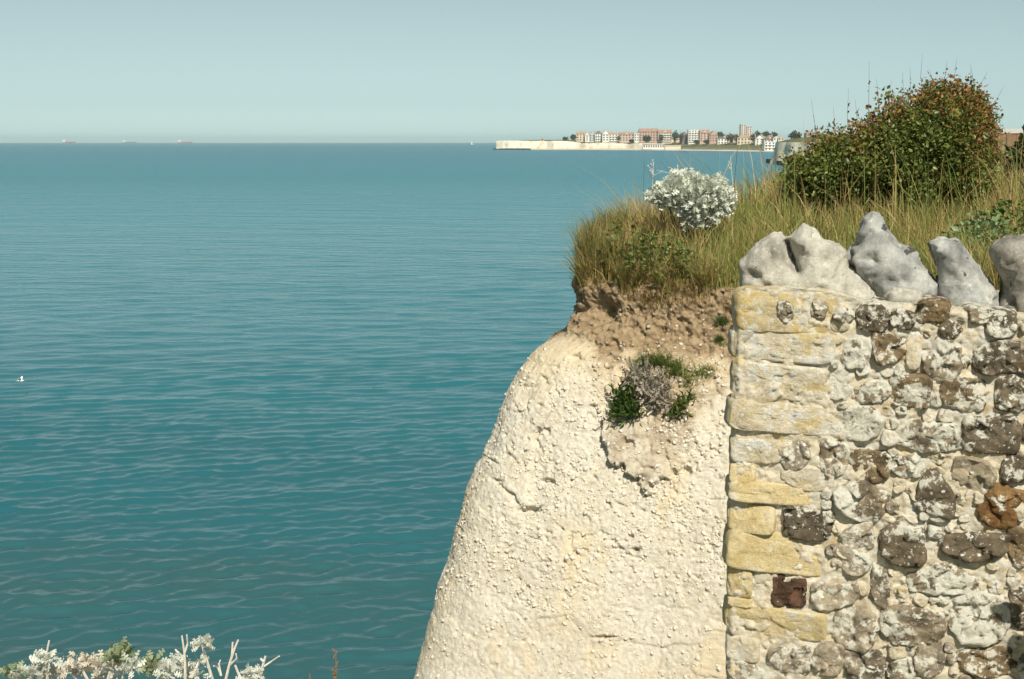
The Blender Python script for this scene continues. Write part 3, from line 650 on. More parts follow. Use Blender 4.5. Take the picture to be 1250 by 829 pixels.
STONES = [ # x0 y0 x1 y1 type squareness rot proud
 (899, 357, 1013, 404, 'Z', 3.5, 0, .010), (895, 405, 1012, 440, 'C', 4, -.02, .012), (950, 366, 968, 392, 'L', 2.2, .2, .022), (989, 364, 1010, 387, 'G', 2.4, 0, .020),
 (1012, 389, 1036, 404, 'C', 2.2, 0, .015), (1017, 376, 1041, 394, 'L', 2.2, .3, .020), (1049, 372, 1084, 404, 'D', 2.6, 0, .026), (1086, 378, 1117, 401, 'D', 2.3, 0, .024),
 (1121, 364, 1157, 394, 'B', 2.4, -.2, .026), (1144, 391, 1173, 411, 'D', 2.0, -.1, .022), (1169, 374, 1209, 393, 'L', 2.4, 0, .020), (1202, 383, 1240, 412, 'D', 2.3, 0, .028),
 (1032, 412, 1064, 447, 'L', 2.6, 0, .022), (1062, 405, 1106, 442, 'B', 2.6, 0, .022), (1106, 404, 1125, 450, 'C', 2.6, 0, .010), (1127, 412, 1172, 462, 'L', 2.4, .15, .018),
 (1188, 415, 1243, 455, 'D', 3.2, 0, .026), (1241, 428, 1275, 456, 'B', 2.5, 0, .02), (896, 446, 1000, 486, 'C', 4, -.02, .010), (1001, 450, 1040, 486, 'L', 2.8, 0, .012), (1041, 463, 1082, 491, 'L', 2.6, 0, .014),
 (1084, 459, 1135, 495, 'B', 4, 0, .020), (1150, 464, 1207, 500, 'B', 2.6, -.1, .014), (1213, 461, 1262, 502, 'D', 2.8, 0, .02), (892, 492, 1018, 527, 'C', 5, -.03, .014), (1021, 498, 1078, 538, 'L', 2.6, 0, .016),
 (1094, 514, 1170, 549, 'L', 3, 0, .024), (1178, 508, 1242, 552, 'D', 4, .04, .026), (1246, 508, 1285, 540, 'D', 2.6, 0, .02), (892, 536, 950, 564, 'C', 3.4, 0, .012), (953, 536, 988, 570, 'G', 2.6, .1, .012),
 (1002, 539, 1034, 578, 'L', 2.6, 0, .012), (1036, 547, 1084, 586, 'B', 2.6, 0, .014), (1090, 556, 1128, 582, 'L', 2.4, .1, .010), (1161, 560, 1212, 596, 'G', 2.2, -.4, .016), (1224, 556, 1262, 588, 'D', 2.3, -.3, .02),
 (1206, 592, 1246, 618, 'O', 2.3, -.3, .024), (1195, 614, 1240, 641, 'O', 2.4, -.2, .02), (890, 566, 921, 588, 'Y', 3.4, 0, .014), (890, 589, 986, 613, 'Y', 4, -.03, .018), (956, 570, 1017, 598, 'C', 3, 0, .008),
 (1021, 589, 1083, 632, 'L', 3, 0, .018), (889, 616, 943, 648, 'Y', 3.6, 0, .014), (961, 621, 1015, 656, 'D', 3.4, -.03, .020), (1027, 638, 1066, 668, 'G', 2.6, 0, .018), (889, 651, 1003, 696, 'Y', 5, -.06, .014),
 (1078, 641, 1132, 688, 'D', 2.2, 0, .036), (1151, 648, 1230, 680, 'D', 2.5, .05, .034), (1109, 690, 1196, 725, 'L', 2.3, .06, .020), (1230, 645, 1262, 690, 'B', 2.3, .2, .02),
 (887, 693, 917, 727, 'Y', 3.6, 0, .014), (921, 696, 941, 734, 'C', 3.4, 0, .006), (943, 705, 983, 737, 'R', 4.5, 0, .022), (991, 709, 1044, 740, 'G', 2.5, .05, .018), (1063, 690, 1086, 738, 'L', 2.4, .2, .016),
 (888, 729, 917, 739, 'Y', 3.4, 0, .012), (888, 741, 1001, 775, 'Y', 5, -.03, .012), (1015, 741, 1070, 787, 'G', 2.5, -.1, .022), (1073, 738, 1150, 783, 'L', 2.8, 0, .024), (1158, 722, 1231, 780, 'L', 2.3, .2, .022), (1233, 715, 1268, 765, 'D', 2.3, 0, .02),
 (886, 777, 925, 805, 'C', 3.4, 0, .012), (887, 806, 927, 832, 'G', 3, 0, .008), (940, 788, 991, 821, 'G', 2.8, 0, .016), (993, 786, 1030, 823, 'G', 2.4, 0, .02), (1034, 790, 1080, 829, 'L', 2.5, 0, .02), (1118, 781, 1152, 823, 'G', 2.4, 0, .018),
 (1172, 789, 1240, 823, 'B', 2.6, 0, .014), (1084, 803, 1116, 838, 'L', 2.4, 0, .016), (1246, 785, 1290, 830, 'L', 2.4, 0, .018)]
for i, (a, b, c, d, t, sq, rt, pr) in enumerate(STONES):
    wall_stone(a, b, c, d, t, sq, rt, pr, i, rough=(.40 if t in 'YZC' else 1.0))
wall_stone(0, 0, 0, 0, 'D', proud=.03, seed=201, poly=[(1128, 575), (1141, 567), (1151, 579), (1169, 612), (1163, 634), (1138, 629), (1115, 621), (1113, 605)], uvbox=(0, 0, 1, 1), rough=.6)
wall_stone(0, 0, 0, 0, 'G', proud=.022, seed=202, poly=[(1010, 664), (1035, 662), (1062, 672), (1066, 690), (1048, 703), (1035, 702), (1020, 684)], uvbox=(0, 0, 1, 1), rough=.8)
# the rest of the wall, below and to the right of the frame
def fill_stones():
    g = random.Random(5); sd = 300
    u_cut = wall_uv(1262, 600)[0]; v_cut = wall_uv(1000, 836)[1]; e0 = wall_uv(886, 829)[0]
    v = -1.58
    while v < -0.48:
        hgt = g.uniform(.065, .095); u = e0 if v + hgt < v_cut - .005 else u_cut
        while u < 1.35:
            wd = g.uniform(.06, .16)
            wall_stone(0, 0, 0, 0, g.choice('DLLGBGDL' if u > e0 + .2 else 'YCYG'), g.uniform(2.2, 3), g.uniform(-.08, .08), g.uniform(.014, .026), sd, fine=False, uvbox=(u + .008, v, u + wd, v + hgt - .012)); sd += 1; u += wd + .012
        v += hgt
fill_stones()

def gallets():
    g = random.Random(9); boxes = [s_[:4] for s_ in STONES]; sd = 700; k = 0; tries = 0
    while k < 70 and tries < 9000:
        tries += 1; x, y, r = g.uniform(1005, 1262), g.uniform(400, 835), g.uniform(4.5, 10.5); w = r * g.uniform(.9, 1.6)
        if any(x > a - w * .7 and x < c + w * .7 and y > b - r * .7 and y < d + r * .7 for a, b, c, d in boxes): continue
        boxes.append((x - w, y - r, x + w, y + r)); wall_stone(x - w, y - r, x + w, y + r, g.choice(['mortar', 'mortar', 'mortar', 'C', 'C', 'G', 'L']), 2.4, g.uniform(-.5, .5), g.uniform(.010, .018), sd, name='stone_chip', rough=.8, fine=False); sd += 1; k += 1
gallets()
def coping(poly, T, m, seed, off=-0.13, D=45, lump=0.012, crack=None, fct=.09):
    """a whole flint nodule: outline from the photograph, body rounded front and back"""
    q = np.array([wall_uv(x, y, off) for x, y in poly]); bm = bmesh.new(); cu, cv = q.mean(0)
    if np.sum(q[:, 0] * np.roll(q[:, 1], -1) - q[:, 1] * np.roll(q[:, 0], -1)) < 0: q = q[::-1]
    e_ = np.roll(q, -1, 0) - np.roll(q, 1, 0); e_ /= np.linalg.norm(e_, axis=1, keepdims=True) + 1e-9; q = q + np.stack([e_[:, 1], -e_[:, 0]], 1) * .0055
    lo = [bm.verts.new((a, b, -T)) for a, b in q]; hi = [bm.verts.new((a, b, T)) for a, b in q]; n = len(q)
    bm.faces.new(hi); bm.faces.new(lo[::-1])
    for i in range(n): bm.faces.new((lo[i], lo[(i + 1) % n], hi[(i + 1) % n], hi[i]))
    bmesh.ops.triangulate(bm, faces=bm.faces[:])
    me = bpy.data.meshes.new('tmp'); bm.to_mesh(me); bm.free(); ob = bpy.data.objects.new('tmp', me); COL.objects.link(ob)
    md = ob.modifiers.new('r', 'REMESH'); md.mode = 'VOXEL'; md.voxel_size = 0.0055
    m2 = bpy.data.meshes.new_from_object(ob.evaluated_get(bpy.context.evaluated_depsgraph_get())); ob.modifiers.clear(); ob.data = m2
    V = np.zeros(len(m2.vertices) * 3, np.float32); m2.vertices.foreach_get('co', V); V = V.reshape(-1, 3).astype(float)
    d = poly_sd(V[:, 0], V[:, 1], [tuple(p) for p in q]); Dm = D / FPX * 3.1; t = np.clip(d / Dm, 0, 1); V[:, 2] *= 0.22 + 0.78 * np.sqrt(1 - (1 - t) ** 2)
    m2.vertices.foreach_set('co', V.astype(np.float32).ravel()); sm = ob.modifiers.new('s', 'SMOOTH'); sm.factor = .5; sm.iterations = 5
    m3 = bpy.data.meshes.new_from_object(ob.evaluated_get(bpy.context.evaluated_depsgraph_get()))
    V = np.zeros(len(m3.vertices) * 3, np.float32); m3.vertices.foreach_get('co', V); V = V.reshape(-1, 3).astype(float)
    Nn = np.zeros(len(m3.vertices) * 3, np.float32); m3.vertices.foreach_get('normal', Nn); Nn = Nn.reshape(-1, 3)
    V = V + Nn * (lump * fbm(V, 13, 3, seed) + fct * (lambda c_: c_[3][:, 0] * np.sin(c_[2] * 917) + c_[3][:, 1] * np.sin(c_[2] * 1733))(cells(V + .02 * np.stack([fbm(V, 20, 2, 9)] * 3, 1), 11, seed + 7)) / 11 + 0.0038 * fbm(V, 55, 4, seed + 1, .65) + .10 * (lambda c_: c_[3][:, 0] * np.sin(c_[2] * 917) + c_[3][:, 1] * np.sin(c_[2] * 1733))(cells(V, 30, seed + 8)) / 30 - .05 * np.clip(fbm(V, 22, 2, seed + 2) - .38, 0, 1))[:, None]
    if crack:
        ck = np.array([wall_uv(x, y, off) for x, y in crack]); dd = np.full(len(V), 9.0)
        for (x0, y0), (x1, y1) in zip(ck[:-1], ck[1:]):
            t = np.clip(((V[:, 0] - x0) * (x1 - x0) + (V[:, 1] - y0) * (y1 - y0)) / ((x1 - x0) ** 2 + (y1 - y0) ** 2), 0, 1); dd = np.minimum(dd, np.hypot(V[:, 0] - x0 - t * (x1 - x0), V[:, 1] - y0 - t * (y1 - y0)))
        V[:, 2] -= np.where(V[:, 2] > 0, .06 * np.exp(-(dd / .0075) ** 2), 0)
    F = np.array([tuple(p.vertices) for p in m3.polygons]); bpy.data.objects.remove(ob)
    return part('coping_flint', wall_p(V[:, 0], V[:, 1], V[:, 2] + off), F, m, wroot, True, centre=True)
coping([(907, 356), (907, 322), (921, 305), (940, 292), (953, 286), (958, 294), (961, 304), (967, 314), (970, 312), (967, 300), (965, 289), (982, 275), (994, 281), (1004, 294), (1022, 299), (1032, 310), (1034, 325), (1052, 338), (1070, 354), (1070, 369), (1050, 377), (1030, 380), (1010, 376), (970, 368), (930, 368)], .105, M['cortexpale'], 401, D=42, fct=.06, lump=.007, crack=[(961, 296), (966, 312), (975, 327)])['label'] = 'broad cream flint split by a dark cleft'
coping([(1033, 318), (1036, 306), (1046, 296), (1051, 278), (1056, 265), (1066, 260), (1079, 266), (1087, 282), (1094, 295), (1108, 304), (1122, 318), (1132, 330), (1144, 345), (1143, 360), (1125, 372), (1100, 380), (1078, 374), (1067, 352), (1055, 338), (1045, 330)], .095, M['cortex'], 402, D=38)['label'] = 'grey flint with a tall blunt peak'
coping([(1131, 296), (1145, 291), (1165, 293), (1177, 307), (1191, 322), (1205, 340), (1218, 362), (1215, 382), (1190, 392), (1165, 384), (1148, 374), (1146, 354), (1151, 336), (1145, 315), (1137, 303)], .085, M['cortex'], 403, D=32)['label'] = 'smooth grey flint leaning to the left'
coping([(1216, 304), (1228, 293), (1250, 293), (1270, 300), (1287, 325), (1292, 360), (1288, 392), (1240, 394), (1224, 380), (1225, 350), (1218, 325)], .09, M['cortexbrown'], 404, D=34)
coping([(1300, 310), (1330, 290), (1365, 300), (1395, 340), (1400, 410), (1340, 412), (1305, 402)], .10, M['cortex'], 405, D=34)
coping([(1090, 352), (1108, 349), (1122, 356), (1124, 372), (1108, 382), (1090, 378), (1084, 364)], .03, M['cortexpale'], 406, off=-0.03, D=16, lump=.004)

# ================================================================== VEGETATION
def cmix(a, b, t): return np.asarray(a)[None] * (1 - t[:, None]) + np.asarray(b)[None] * t[:, None]
STRAW, OCHRE, OLIVE, GREEN, DKGREEN = (0.60, 0.46, 0.22), (0.42, 0.29, 0.11), (0.30, 0.29, 0.085), (0.20, 0.29, 0.07), (0.075, 0.125, 0.035)
def grass_cols(n, straw):
    t = rng.random(n); c = cmix(OLIVE, GREEN, rng.random(n)); s = t < straw; c[s] = cmix(OCHRE, STRAW, rng.random(s.sum()) ** 1.3)
    return c * rng.uniform(.65, 1.25, (n, 1))
def tall_grass():
    parts = []
    def field(n, y0, y1, x1, h, w, straw, dens=None, seed=0):
        Y = rng.uniform(y0, y1, n); X = left_x(Y) - 0.12 + rng.random(n) ** 1.25 * (x1 - left_x(Y)); P = np.stack([X, Y, ground_z(X, Y) - .01], 1)
        k = fbm(P, 1.6, 3, 90 + seed); keep = rng.random(n) < np.clip(.72 + k * 1.1, .1, 1); P = P[keep]; k = k[keep]; m = len(P)
        H = h * rng.uniform(.4, 1.25, m) * (1 + .45 * k); st = np.clip(straw + fbm(P, 1.1, 3, 95 + seed) * 1.3, .05, .95)
        col = grass_cols(m, 0.0); s = rng.random(m) < st; col[s] = cmix(OCHRE, STRAW, rng.random(s.sum()) ** 1.2) * rng.uniform(.7, 1.3, (s.sum(), 1))
        a = rng.normal(2.7, 1.7, m); ln = np.stack([np.cos(a), np.sin(a), 0 * a], 1) * (rng.random((m, 1)) ** 1.6 * .75 + .02)
        parts.append(blades(P, H, w * rng.uniform(.6, 1.3, m), ln, col))
    field(24000, 8.2, 11.5, 4.5, .40, .0062, .42, seed=1)
    field(16000, 11.5, 16, 7.5, .42, .0080, .55, seed=2)
    field(9000, 16, 34, 18, .45, .014, .45, seed=3)
    field(5000, 34, 110, 50, .5, .04, .35, seed=4)
    field(900, 10.6, 11.7, 6.0, .85, .007, .95, seed=6)
    # fringe hanging over the lip
    S = []
    for _ in range(5200):
        t = rng.random(); px = 703 + 215 * t ** 1.1; lim = np.interp(px, [703, 740, 800, 900], [340, 343, 345, 342]) + 11 * math.sin(px * .11 + 1.3 * math.sin(px * .031)) + rng.normal(0, 7)
        p, nrm = on_cliff(px, lim)
        if p is not None: S.append((*p, nrm.x, nrm.y))
    S = np.array(S); S = S[fbm(S[:, :3], 5.0, 3, 97) > rng.uniform(-.55, .25, len(S))]; n = len(S); ln = np.stack([S[:, 3], S[:, 4], 0 * S[:, 3]], 1) * rng.uniform(.1, .9, (n, 1)) + np.stack([rng.normal(0, .25, n), rng.normal(0, .2, n), 0 * S[:, 0]], 1)
    parts.append(blades(S[:, :3] - ln * .02, rng.uniform(.07, .30, n), np.full(n, .0055), ln, grass_cols(n, .62)))
    S2 = []
    for _ in range(2600):
        px, py = rng.uniform(706, 905), 338 + abs(rng.normal(0, 24)); p, nrm = on_cliff(px, py)
        if p is not None: S2.append((*p, nrm.x, nrm.y))
    S2 = np.array(S2); S2 = S2[fbm(S2[:, :3], 8.0, 2, 98) > .24]; n = len(S2); ln = np.stack([S2[:, 3], S2[:, 4], 0 * S2[:, 3]], 1) * rng.uniform(.3, 1.2, (n, 1)) + rng.normal(0, .4, (n, 3)) * np.array([1, 1, 0]); ln[:, 2] = -rng.uniform(0, .5, n)
    parts.append(blades(S2[:, :3], rng.uniform(.04, .13, n), np.full(n, .004), ln, grass_cols(n, .7)))
    # left nose: longer, darker tufts leaning out over the drop
    m = 3800; Y = rng.uniform(9.0, 10.6, m); X = left_x(Y) - 0.20 + np.abs(rng.normal(0, .10, m)); P = np.stack([X, Y, ground_z(X, Y) - .02 - .08 * rng.random(m) ** 2], 1)
    ln = np.stack([rng.normal(-.05, .12, m), rng.normal(-.1, .25, m), 0 * X], 1); parts.append(blades(P, rng.uniform(.2, .52, m), np.full(m, .006), ln, grass_cols(m, .5) * .9))
    V = np.concatenate([p[0] for p in parts]); C = np.concatenate([p[2] for p in parts]); off = np.cumsum([0] + [len(p[0]) for p in parts[:-1]]); F = np.concatenate([p[1] + o for p, o in zip(parts, off)])
    o = part('tall_grass', V, F, M['grass'], None, False, {'col': C}); tag(o, 'tall straw-coloured and green grass covering the cliff top behind the wall', 'grass', kind='stuff')
tall_grass()

def leaf_cloud(n, sampler, normal_out, size, cols, tv=LEAF_V, tf=LEAF_F, droop=0.0, jitter=.9):
    P = sampler(n); d = normal_out(P) + rng.normal(0, jitter, (len(P), 3)); d[:, 2] -= droop
    return scatter(tv, tf, P, rot_to(d, rng.uniform(0, 6.28, len(P))), size * rng.uniform(.6, 1.3, len(P)), cols(P))
def join(L):
    off = np.cumsum([0] + [len(p[0]) for p in L[:-1]]); return np.concatenate([p[0] for p in L]), np.concatenate([p[1] + o for p, o in zip(L, off)]), np.concatenate([p[2] for p in L])

def wind_shaped_shrub():
    Y0 = 12.2
    poly = [(950, 226), (962, 204), (985, 188), (1008, 175), (1024, 163), (1048, 150), (1066, 138), (1090, 125), (1112, 115), (1135, 110), (1160, 106), (1182, 107), (1198, 114), (1206, 128), (1214, 144), (1211, 158), (1216, 176), (1205, 200), (1212, 226), (1196, 250), (1100, 258), (1000, 252)]
    c = at_y(1090, 250, Y0); root = thing('wind_shaped_shrub', 'large dark green shrub with rusty leaf tips, sloping up to the right', 'shrub', (c[0], c[1], ground_z(np.array([c[0]]), np.array([c[1]]))[0]))
    bz = root.location.z; L = []; pxm = Y0 / FPX
    # clump centres through the volume, more near its skin
    pts = []
    while len(pts) < 1500:
        n = 4000; px = rng.uniform(945, 1222, n); py = rng.uniform(90, 258, n); sd = poly_sd(px + rng.normal(0, 5, n), py + rng.normal(0, 5, n), poly) + 7 * fbm(np.stack([px, py, 0 * px], 1), .05, 3, 133); ok = sd > 3
        px, py, sd = px[ok], py[ok], sd[ok]; half = .10 + .95 * np.sqrt(np.clip(1 - (1 - np.clip(sd / 75, 0, 1)) ** 2, 0, 1))
        t = rng.choice([-1, -1, -1, 1], len(px)) * rng.beta(5, 1.3, len(px)); keep = rng.random(len(px)) < .45
        for x, y, h, tt, s in zip(px[keep], py[keep], half[keep], t[keep], sd[keep]):
            pts.append((*at_y(x, y, Y0 + tt * h), s, tt))
    pts = np.array(pts[:1500]); cen = np.array([c[0] + .05, Y0, bz + .35])
    # dark pockets: whole clumps missing
    hole = fbm(pts[:, :3], 2.6, 2, 130); pts = pts[hole < .27]
    n = len(pts); per = 36; idx = np.repeat(np.arange(n), per); P = pts[idx, :3] + rng.normal(0, .052, (n * per, 3))
    P = P[P[:, 2] > bz + .12]; idx = idx[:len(P)]
    px, py = project(P); sd = poly_sd(px, py, poly)
    rust = np.clip(1.05 * sstep(45, 4, sd) * sstep(230, 120, py) + .5 * sstep(1120, 1215, px) * sstep(250, 150, py) + fbm(P, 3.2, 3, 131) * .7 - .10, 0, 1)
    col = cmix((0.085, 0.135, 0.028), (0.23, 0.25, 0.060), rng.random(len(P))); rc = cmix((0.27, 0.105, 0.05), (0.36, 0.21, 0.06), rng.random(len(P)))
    pick = rng.random(len(P)) < rust * .58; col[pick] = rc[pick]; col *= rng.uniform(.7, 1.2, (len(P), 1))
    d = (P - cen); d /= np.linalg.norm(d, axis=1, keepdims=True); d = d * .6 + rng.normal(0, .7, d.shape)
    V, F, C = scatter(LEAF_V, LEAF_F, P, rot_to(d, rng.uniform(0, 6.28, len(P))), .041 * rng.uniform(.5, 1.3, len(P)), col)
    part('foliage', V, F, M['leaf'], root, False, {'col': C})
    # stems and the bare shoots standing above the crown
    mb = MB()
    for k in range(60):
        q = pts[rng.integers(n), :3]; b = np.array([c[0] + rng.normal(0, .45), Y0 + rng.normal(0, .25), bz - .03]); mid = (b + q) / 2 + np.array([rng.normal(0, .06), rng.normal(0, .06), -.06]); mb.tube([b, mid, q], [.014, .009, .004], 5)
    mb.part('stems', M['wood'], root)['kind'] = 'stuff'
    LL = []; extra = []
    for _ in range(46):
        t = rng.random(); x = 962 + 250 * t; y0 = float(np.interp(x, [962, 985, 1024, 1066, 1112, 1160, 1198, 1212], [208, 190, 165, 140, 116, 107, 116, 144])); extra.append((x, y0 + 4, y0 - rng.uniform(2, 12), rng.normal(2, 6)))
    for x, y0, y1, dx in [(1128, 104, 66, -2), (1150, 98, 74, 6), (1060, 135, 74, 1), (1100, 112, 88, 2), (1112, 108, 82, -1), (1165, 98, 72, 3), (1180, 100, 78, 5), (1195, 108, 88, 10), (1203, 130, 106, 22), (1020, 162, 130, -3), (1035, 152, 108, 1), (1002, 176, 120, -12), (1075, 126, 96, -5), (1140, 100, 84, -6), (1085, 120, 98, 3), (1048, 146, 122, -4), (1190, 104, 84, -4), (1206, 150, 128, 14)] + extra:
        Y = Y0 + rng.normal(0, .25); a = at_y(x, y0 + 16, Y); e = at_y(x + dx, y1, Y); m_ = (a + e) / 2 + np.array([rng.normal(0, .012), 0, 0]); MB().tube([a, m_, e], [.0028, .002, .0010], 4).part('shoot', M['wood'], root)
        k = 7; t = rng.uniform(.1, .75, k)[:, None]; LL.append((a + (e - a) * t))
    
    P = np.concatenate(LL); n2 = len(P); V, F, C = scatter(LEAF_V, LEAF_F, P, rot_to(rng.normal(0, 1, (n2, 3)) + np.array([0, 0, .5]), rng.uniform(0, 6, n2)), .032 * rng.uniform(.6, 1.2, n2), cmix((0.20, 0.06, 0.025), (0.14, 0.09, 0.03), rng.random(n2)))
    part('shoot_leaves', V, F, M['leaf'], root, False, {'col': C})
wind_shaped_shrub()

def silver_bush():
    Y0 = 9.75; poly = [(789, 240), (797, 226), (806, 220), (816, 213), (830, 210), (846, 208), (862, 210), (876, 214), (886, 222), (894, 234), (890, 252), (880, 268), (866, 280), (850, 284), (838, 276), (826, 262), (806, 254), (792, 250)]
    c = at_y(845, 285, Y0); gz = float(ground_z(np.array([c[0]]), np.array([c[1]]))[0]); root = thing('silver_bush', 'round silvery-white leafed bush among the grass at the cliff edge', 'bush', (c[0], c[1], gz))
    n = 8000; px = rng.uniform(786, 898, n); py = rng.uniform(205, 288, n); sd = poly_sd(px, py, poly) + 9 * fbm(np.stack([px, py, 0 * px], 1), .07, 3, 143); ok = sd > 6; px, py, sd = px[ok], py[ok], sd[ok]
    half = .06 + .27 * np.sqrt(np.clip(1 - (1 - np.clip(sd / 34, 0, 1)) ** 2, 0, 1)); t = -rng.beta(6, 1.2, len(px)) * np.where(rng.random(len(px)) < .8, 1, -1)
    P = np.array([at_y(x, y, Y0 + a * b) for x, y, a, b in zip(px, py, t, half)]); hole = fbm(P, 10, 2, 140); keep = hole < .22; P = P[keep]; n = len(P)
    cen = at_y(842, 262, Y0); d = P - cen; d /= np.linalg.norm(d, axis=1, keepdims=True); d = d * 1.1 + rng.normal(0, .55, d.shape)
    col = cmix((0.56, 0.60, 0.50), (0.84, 0.86, 0.77), rng.random(n) ** .7) * rng.uniform(.85, 1.12, (n, 1))
    V, F, C = scatter(LOBED_V, LOBED_F, P, rot_to(d, rng.uniform(0, 6.28, n)), .062 * rng.uniform(.4, 1.4, n), col)
    part('foliage', V, F, M['felt'], root, False, {'col': C})
    mb = MB()
    for k in range(26):
        q = P[rng.integers(n)]; b = np.array([c[0] + rng.normal(0, .05), c[1] + rng.normal(0, .05), gz - .02]); mb.tube([b, (b + q) / 2 + np.array([0, 0, -.03]), q], [.009, .006, .003], 5)
    mb.part('stems', M['wood'], root)['kind'] = 'stuff'
silver_bush()

def dry_stalks():
    specs = [(797, 256, 198, 'tallest dry seed stalk left of the silvery bush', True), (830, 222, 200, 'short thin dry stalk just above the silvery bush', False), (892, 232, 190, 'bare dry stalk at the right edge of the silvery bush', False), (818, 235, 206, 'crooked thin stalk at the left side of the silvery bush', False)]
    for x, y0, y1, lab, head in specs:
        Y = 9.9; a = at_y(x, y0 + 30, Y); e = at_y(x + rng.normal(0, 2), y1, Y); root = thing('dry_stalk', lab, 'dry stalk', tuple(a), 'dry stalks by the silvery bush')
        m_ = (a + e) / 2 + np.array([rng.normal(0, .012), 0, 0]); MB().tube([a, m_, e], [.0030, .0024, .0015], 5).part('stem', M['deadstalk'], root)
        mb = MB()
        for k in range(9 if head else 4):
            t = rng.uniform(.72, 1); p = a + (e - a) * t; q = p + np.array([rng.normal(0, .03), rng.normal(0, .02), rng.uniform(.01, .04)]); mb.tube([p, q], [.0022, .0018], 4)
            if head: mb.tube([q, q + np.array([0, 0, .008])], [.0055, .004], 5)
        tag(mb.part('seed_heads' if head else 'twigs', M['deadstalk'], root), kind='stuff')
dry_stalks()

def leafy_weed(px, py, Y, r, h, n, size, cA, cB, label, name='leafy_weed', group='green weeds behind the wall'):
    c = at_y(px, py, Y); gz = float(ground_z(np.array([c[0]]), np.array([c[1]]))[0]); root = thing(name, label, 'weed', (c[0], c[1], gz), group)
    a = rng.uniform(0, 6.28, n); rr = r * np.sqrt(rng.random(n)); zz = h * (.15 + .85 * rng.random(n) ** .6) * (1 - .5 * (rr / r) ** 2)
    P = np.stack([c[0] + rr * np.cos(a), c[1] + rr * np.sin(a), gz + zz], 1); d = np.stack([np.cos(a), np.sin(a), np.full(n, .5)], 1) + rng.normal(0, .5, (n, 3))
    V, F, C = scatter(LEAF_V, LEAF_F, P, rot_to(d, rng.normal(0, .8, n)), size * rng.uniform(.6, 1.3, n), cmix(cA, cB, rng.random(n)) * rng.uniform(.75, 1.2, (n, 1)))
    part('leaves', V, F, M['leaf'], root, False, {'col': C}); mb = MB()
    for k in range(14):
        q = P[rng.integers(n)]; mb.tube([(c[0] + rng.normal(0, .04), c[1] + rng.normal(0, .04), gz - .02), q], [.005, .002], 4)
    mb.part('stems', M['redstalk'] if cA[0] > .1 else M['wood'], root)['kind'] = 'stuff'
leafy_weed(1196, 282, 9.2, .26, .50, 620, .055, (0.17, 0.25, 0.09), (0.30, 0.37, 0.19), 'pale green leafy weed between the grey leaning flint and the shrub')
leafy_weed(1240, 262, 9.8, .32, .52, 560, .055, (0.08, 0.14, 0.03), (0.16, 0.24, 0.06), 'dark green leafy weed above the rightmost flint')
leafy_weed(1205, 300, 8.6, .16, .26, 260, .045, (0.05, 0.09, 0.025), (0.11, 0.16, 0.06), 'small green weed just behind the gap between the two right flints')
leafy_weed(802, 318, 8.95, .26, .38, 700, .038, (0.10, 0.15, 0.03), (0.22, 0.26, 0.08), 'green leafy plant below the silvery bush on the cliff lip', group=None)
leafy_weed(765, 300, 9.2, .22, .42, 380, .045, (0.10, 0.13, 0.03), (0.22, 0.22, 0.07), 'olive leafy plant in the turf left of the silvery bush', group=None)
leafy_weed(968, 205, 13.2, .14, .62, 150, .065, (0.09, 0.13, 0.03), (0.16, 0.19, 0.05), 'broad-leaved green plant at the left foot of the large shrub', group=None)

# plants on the cliff face
def face_plant(name, label, spots, n, h, w, cA, cB, kind='blade', group=None, spread=0.03, lean_out=.5, cat='plant'):
    hits = []
    while len(hits) < n:
        x, y, rx, ry = spots[rng.integers(len(spots))]; p, q = on_cliff(x + rng.normal(0, rx * .5), y + rng.normal(0, ry * .5))
        if p is not None: hits.append((*p, *q))
    A = np.array(hits); c = A[:, :3].mean(0); root = thing(name, label, cat, tuple(c), group); P = A[:, :3] - A[:, 3:] * .01; nn = A[:, 3:]
    col = cmix(cA, cB, rng.random(n)) * rng.uniform(.7, 1.25, (n, 1))
    if kind == 'blade':
        ln = nn * rng.uniform(.2, 1, (n, 1)) * lean_out + rng.normal(0, .35, (n, 3)); ln[:, 2] = -rng.uniform(0, .35, n); V, F, C = blades(P, h * rng.uniform(.5, 1.2, n), w * rng.uniform(.7, 1.3, n), ln, col); part('blades', V, F, M['grass'], root, False, {'col': C})
    else:
        P = P + nn * (rng.random((n, 1)) ** .7 * spread); d = nn * .7 + rng.normal(0, .6, (n, 3)) + np.array([0, 0, .35]); V, F, C = scatter(LEAF_V if kind == 'leaf' else LOBED_V, LEAF_F if kind == 'leaf' else LOBED_F, P, rot_to(d, rng.uniform(0, 6, n)), h * rng.uniform(.6, 1.2, n), col, stretch=np.tile([[w, 1, 1]], (n, 1)))
        part('leaves', V, F, M['leaf'] if kind == 'leaf' else M['felt'], root, False, {'col': C}); mb = MB()
        for k in range(16):
            i = rng.integers(n); mb.tube([A[i, :3] - nn[i] * .02, P[i]], [.004, .002], 4)
        mb.part('stems', M['wood'], root)['kind'] = 'stuff'
face_plant('grass_tuft', 'green grass tuft above the withered plant on the chalk face', [(800, 446, 18, 8), (785, 450, 10, 8), (815, 450, 14, 9), (826, 458, 10, 8)], 900, .115, .005, GREEN, (0.16, 0.16, 0.05), group='grass tufts on the cliff face', cat='grass tuft')
face_plant('grass_tuft', 'sparse grass tuft right of the withered plant on the chalk face', [(848, 462, 13, 9), (862, 458, 9, 8), (838, 470, 8, 8)], 420, .09, .0045, OLIVE, GREEN, group='grass tufts on the cliff face', cat='grass tuft')
face_plant('grass_tuft', 'small grass tuft on the soil touching the upper wall end', [(880, 398, 9, 6)], 260, .085, .0045, DKGREEN, GREEN, group='grass tufts on the cliff face', cat='grass tuft')
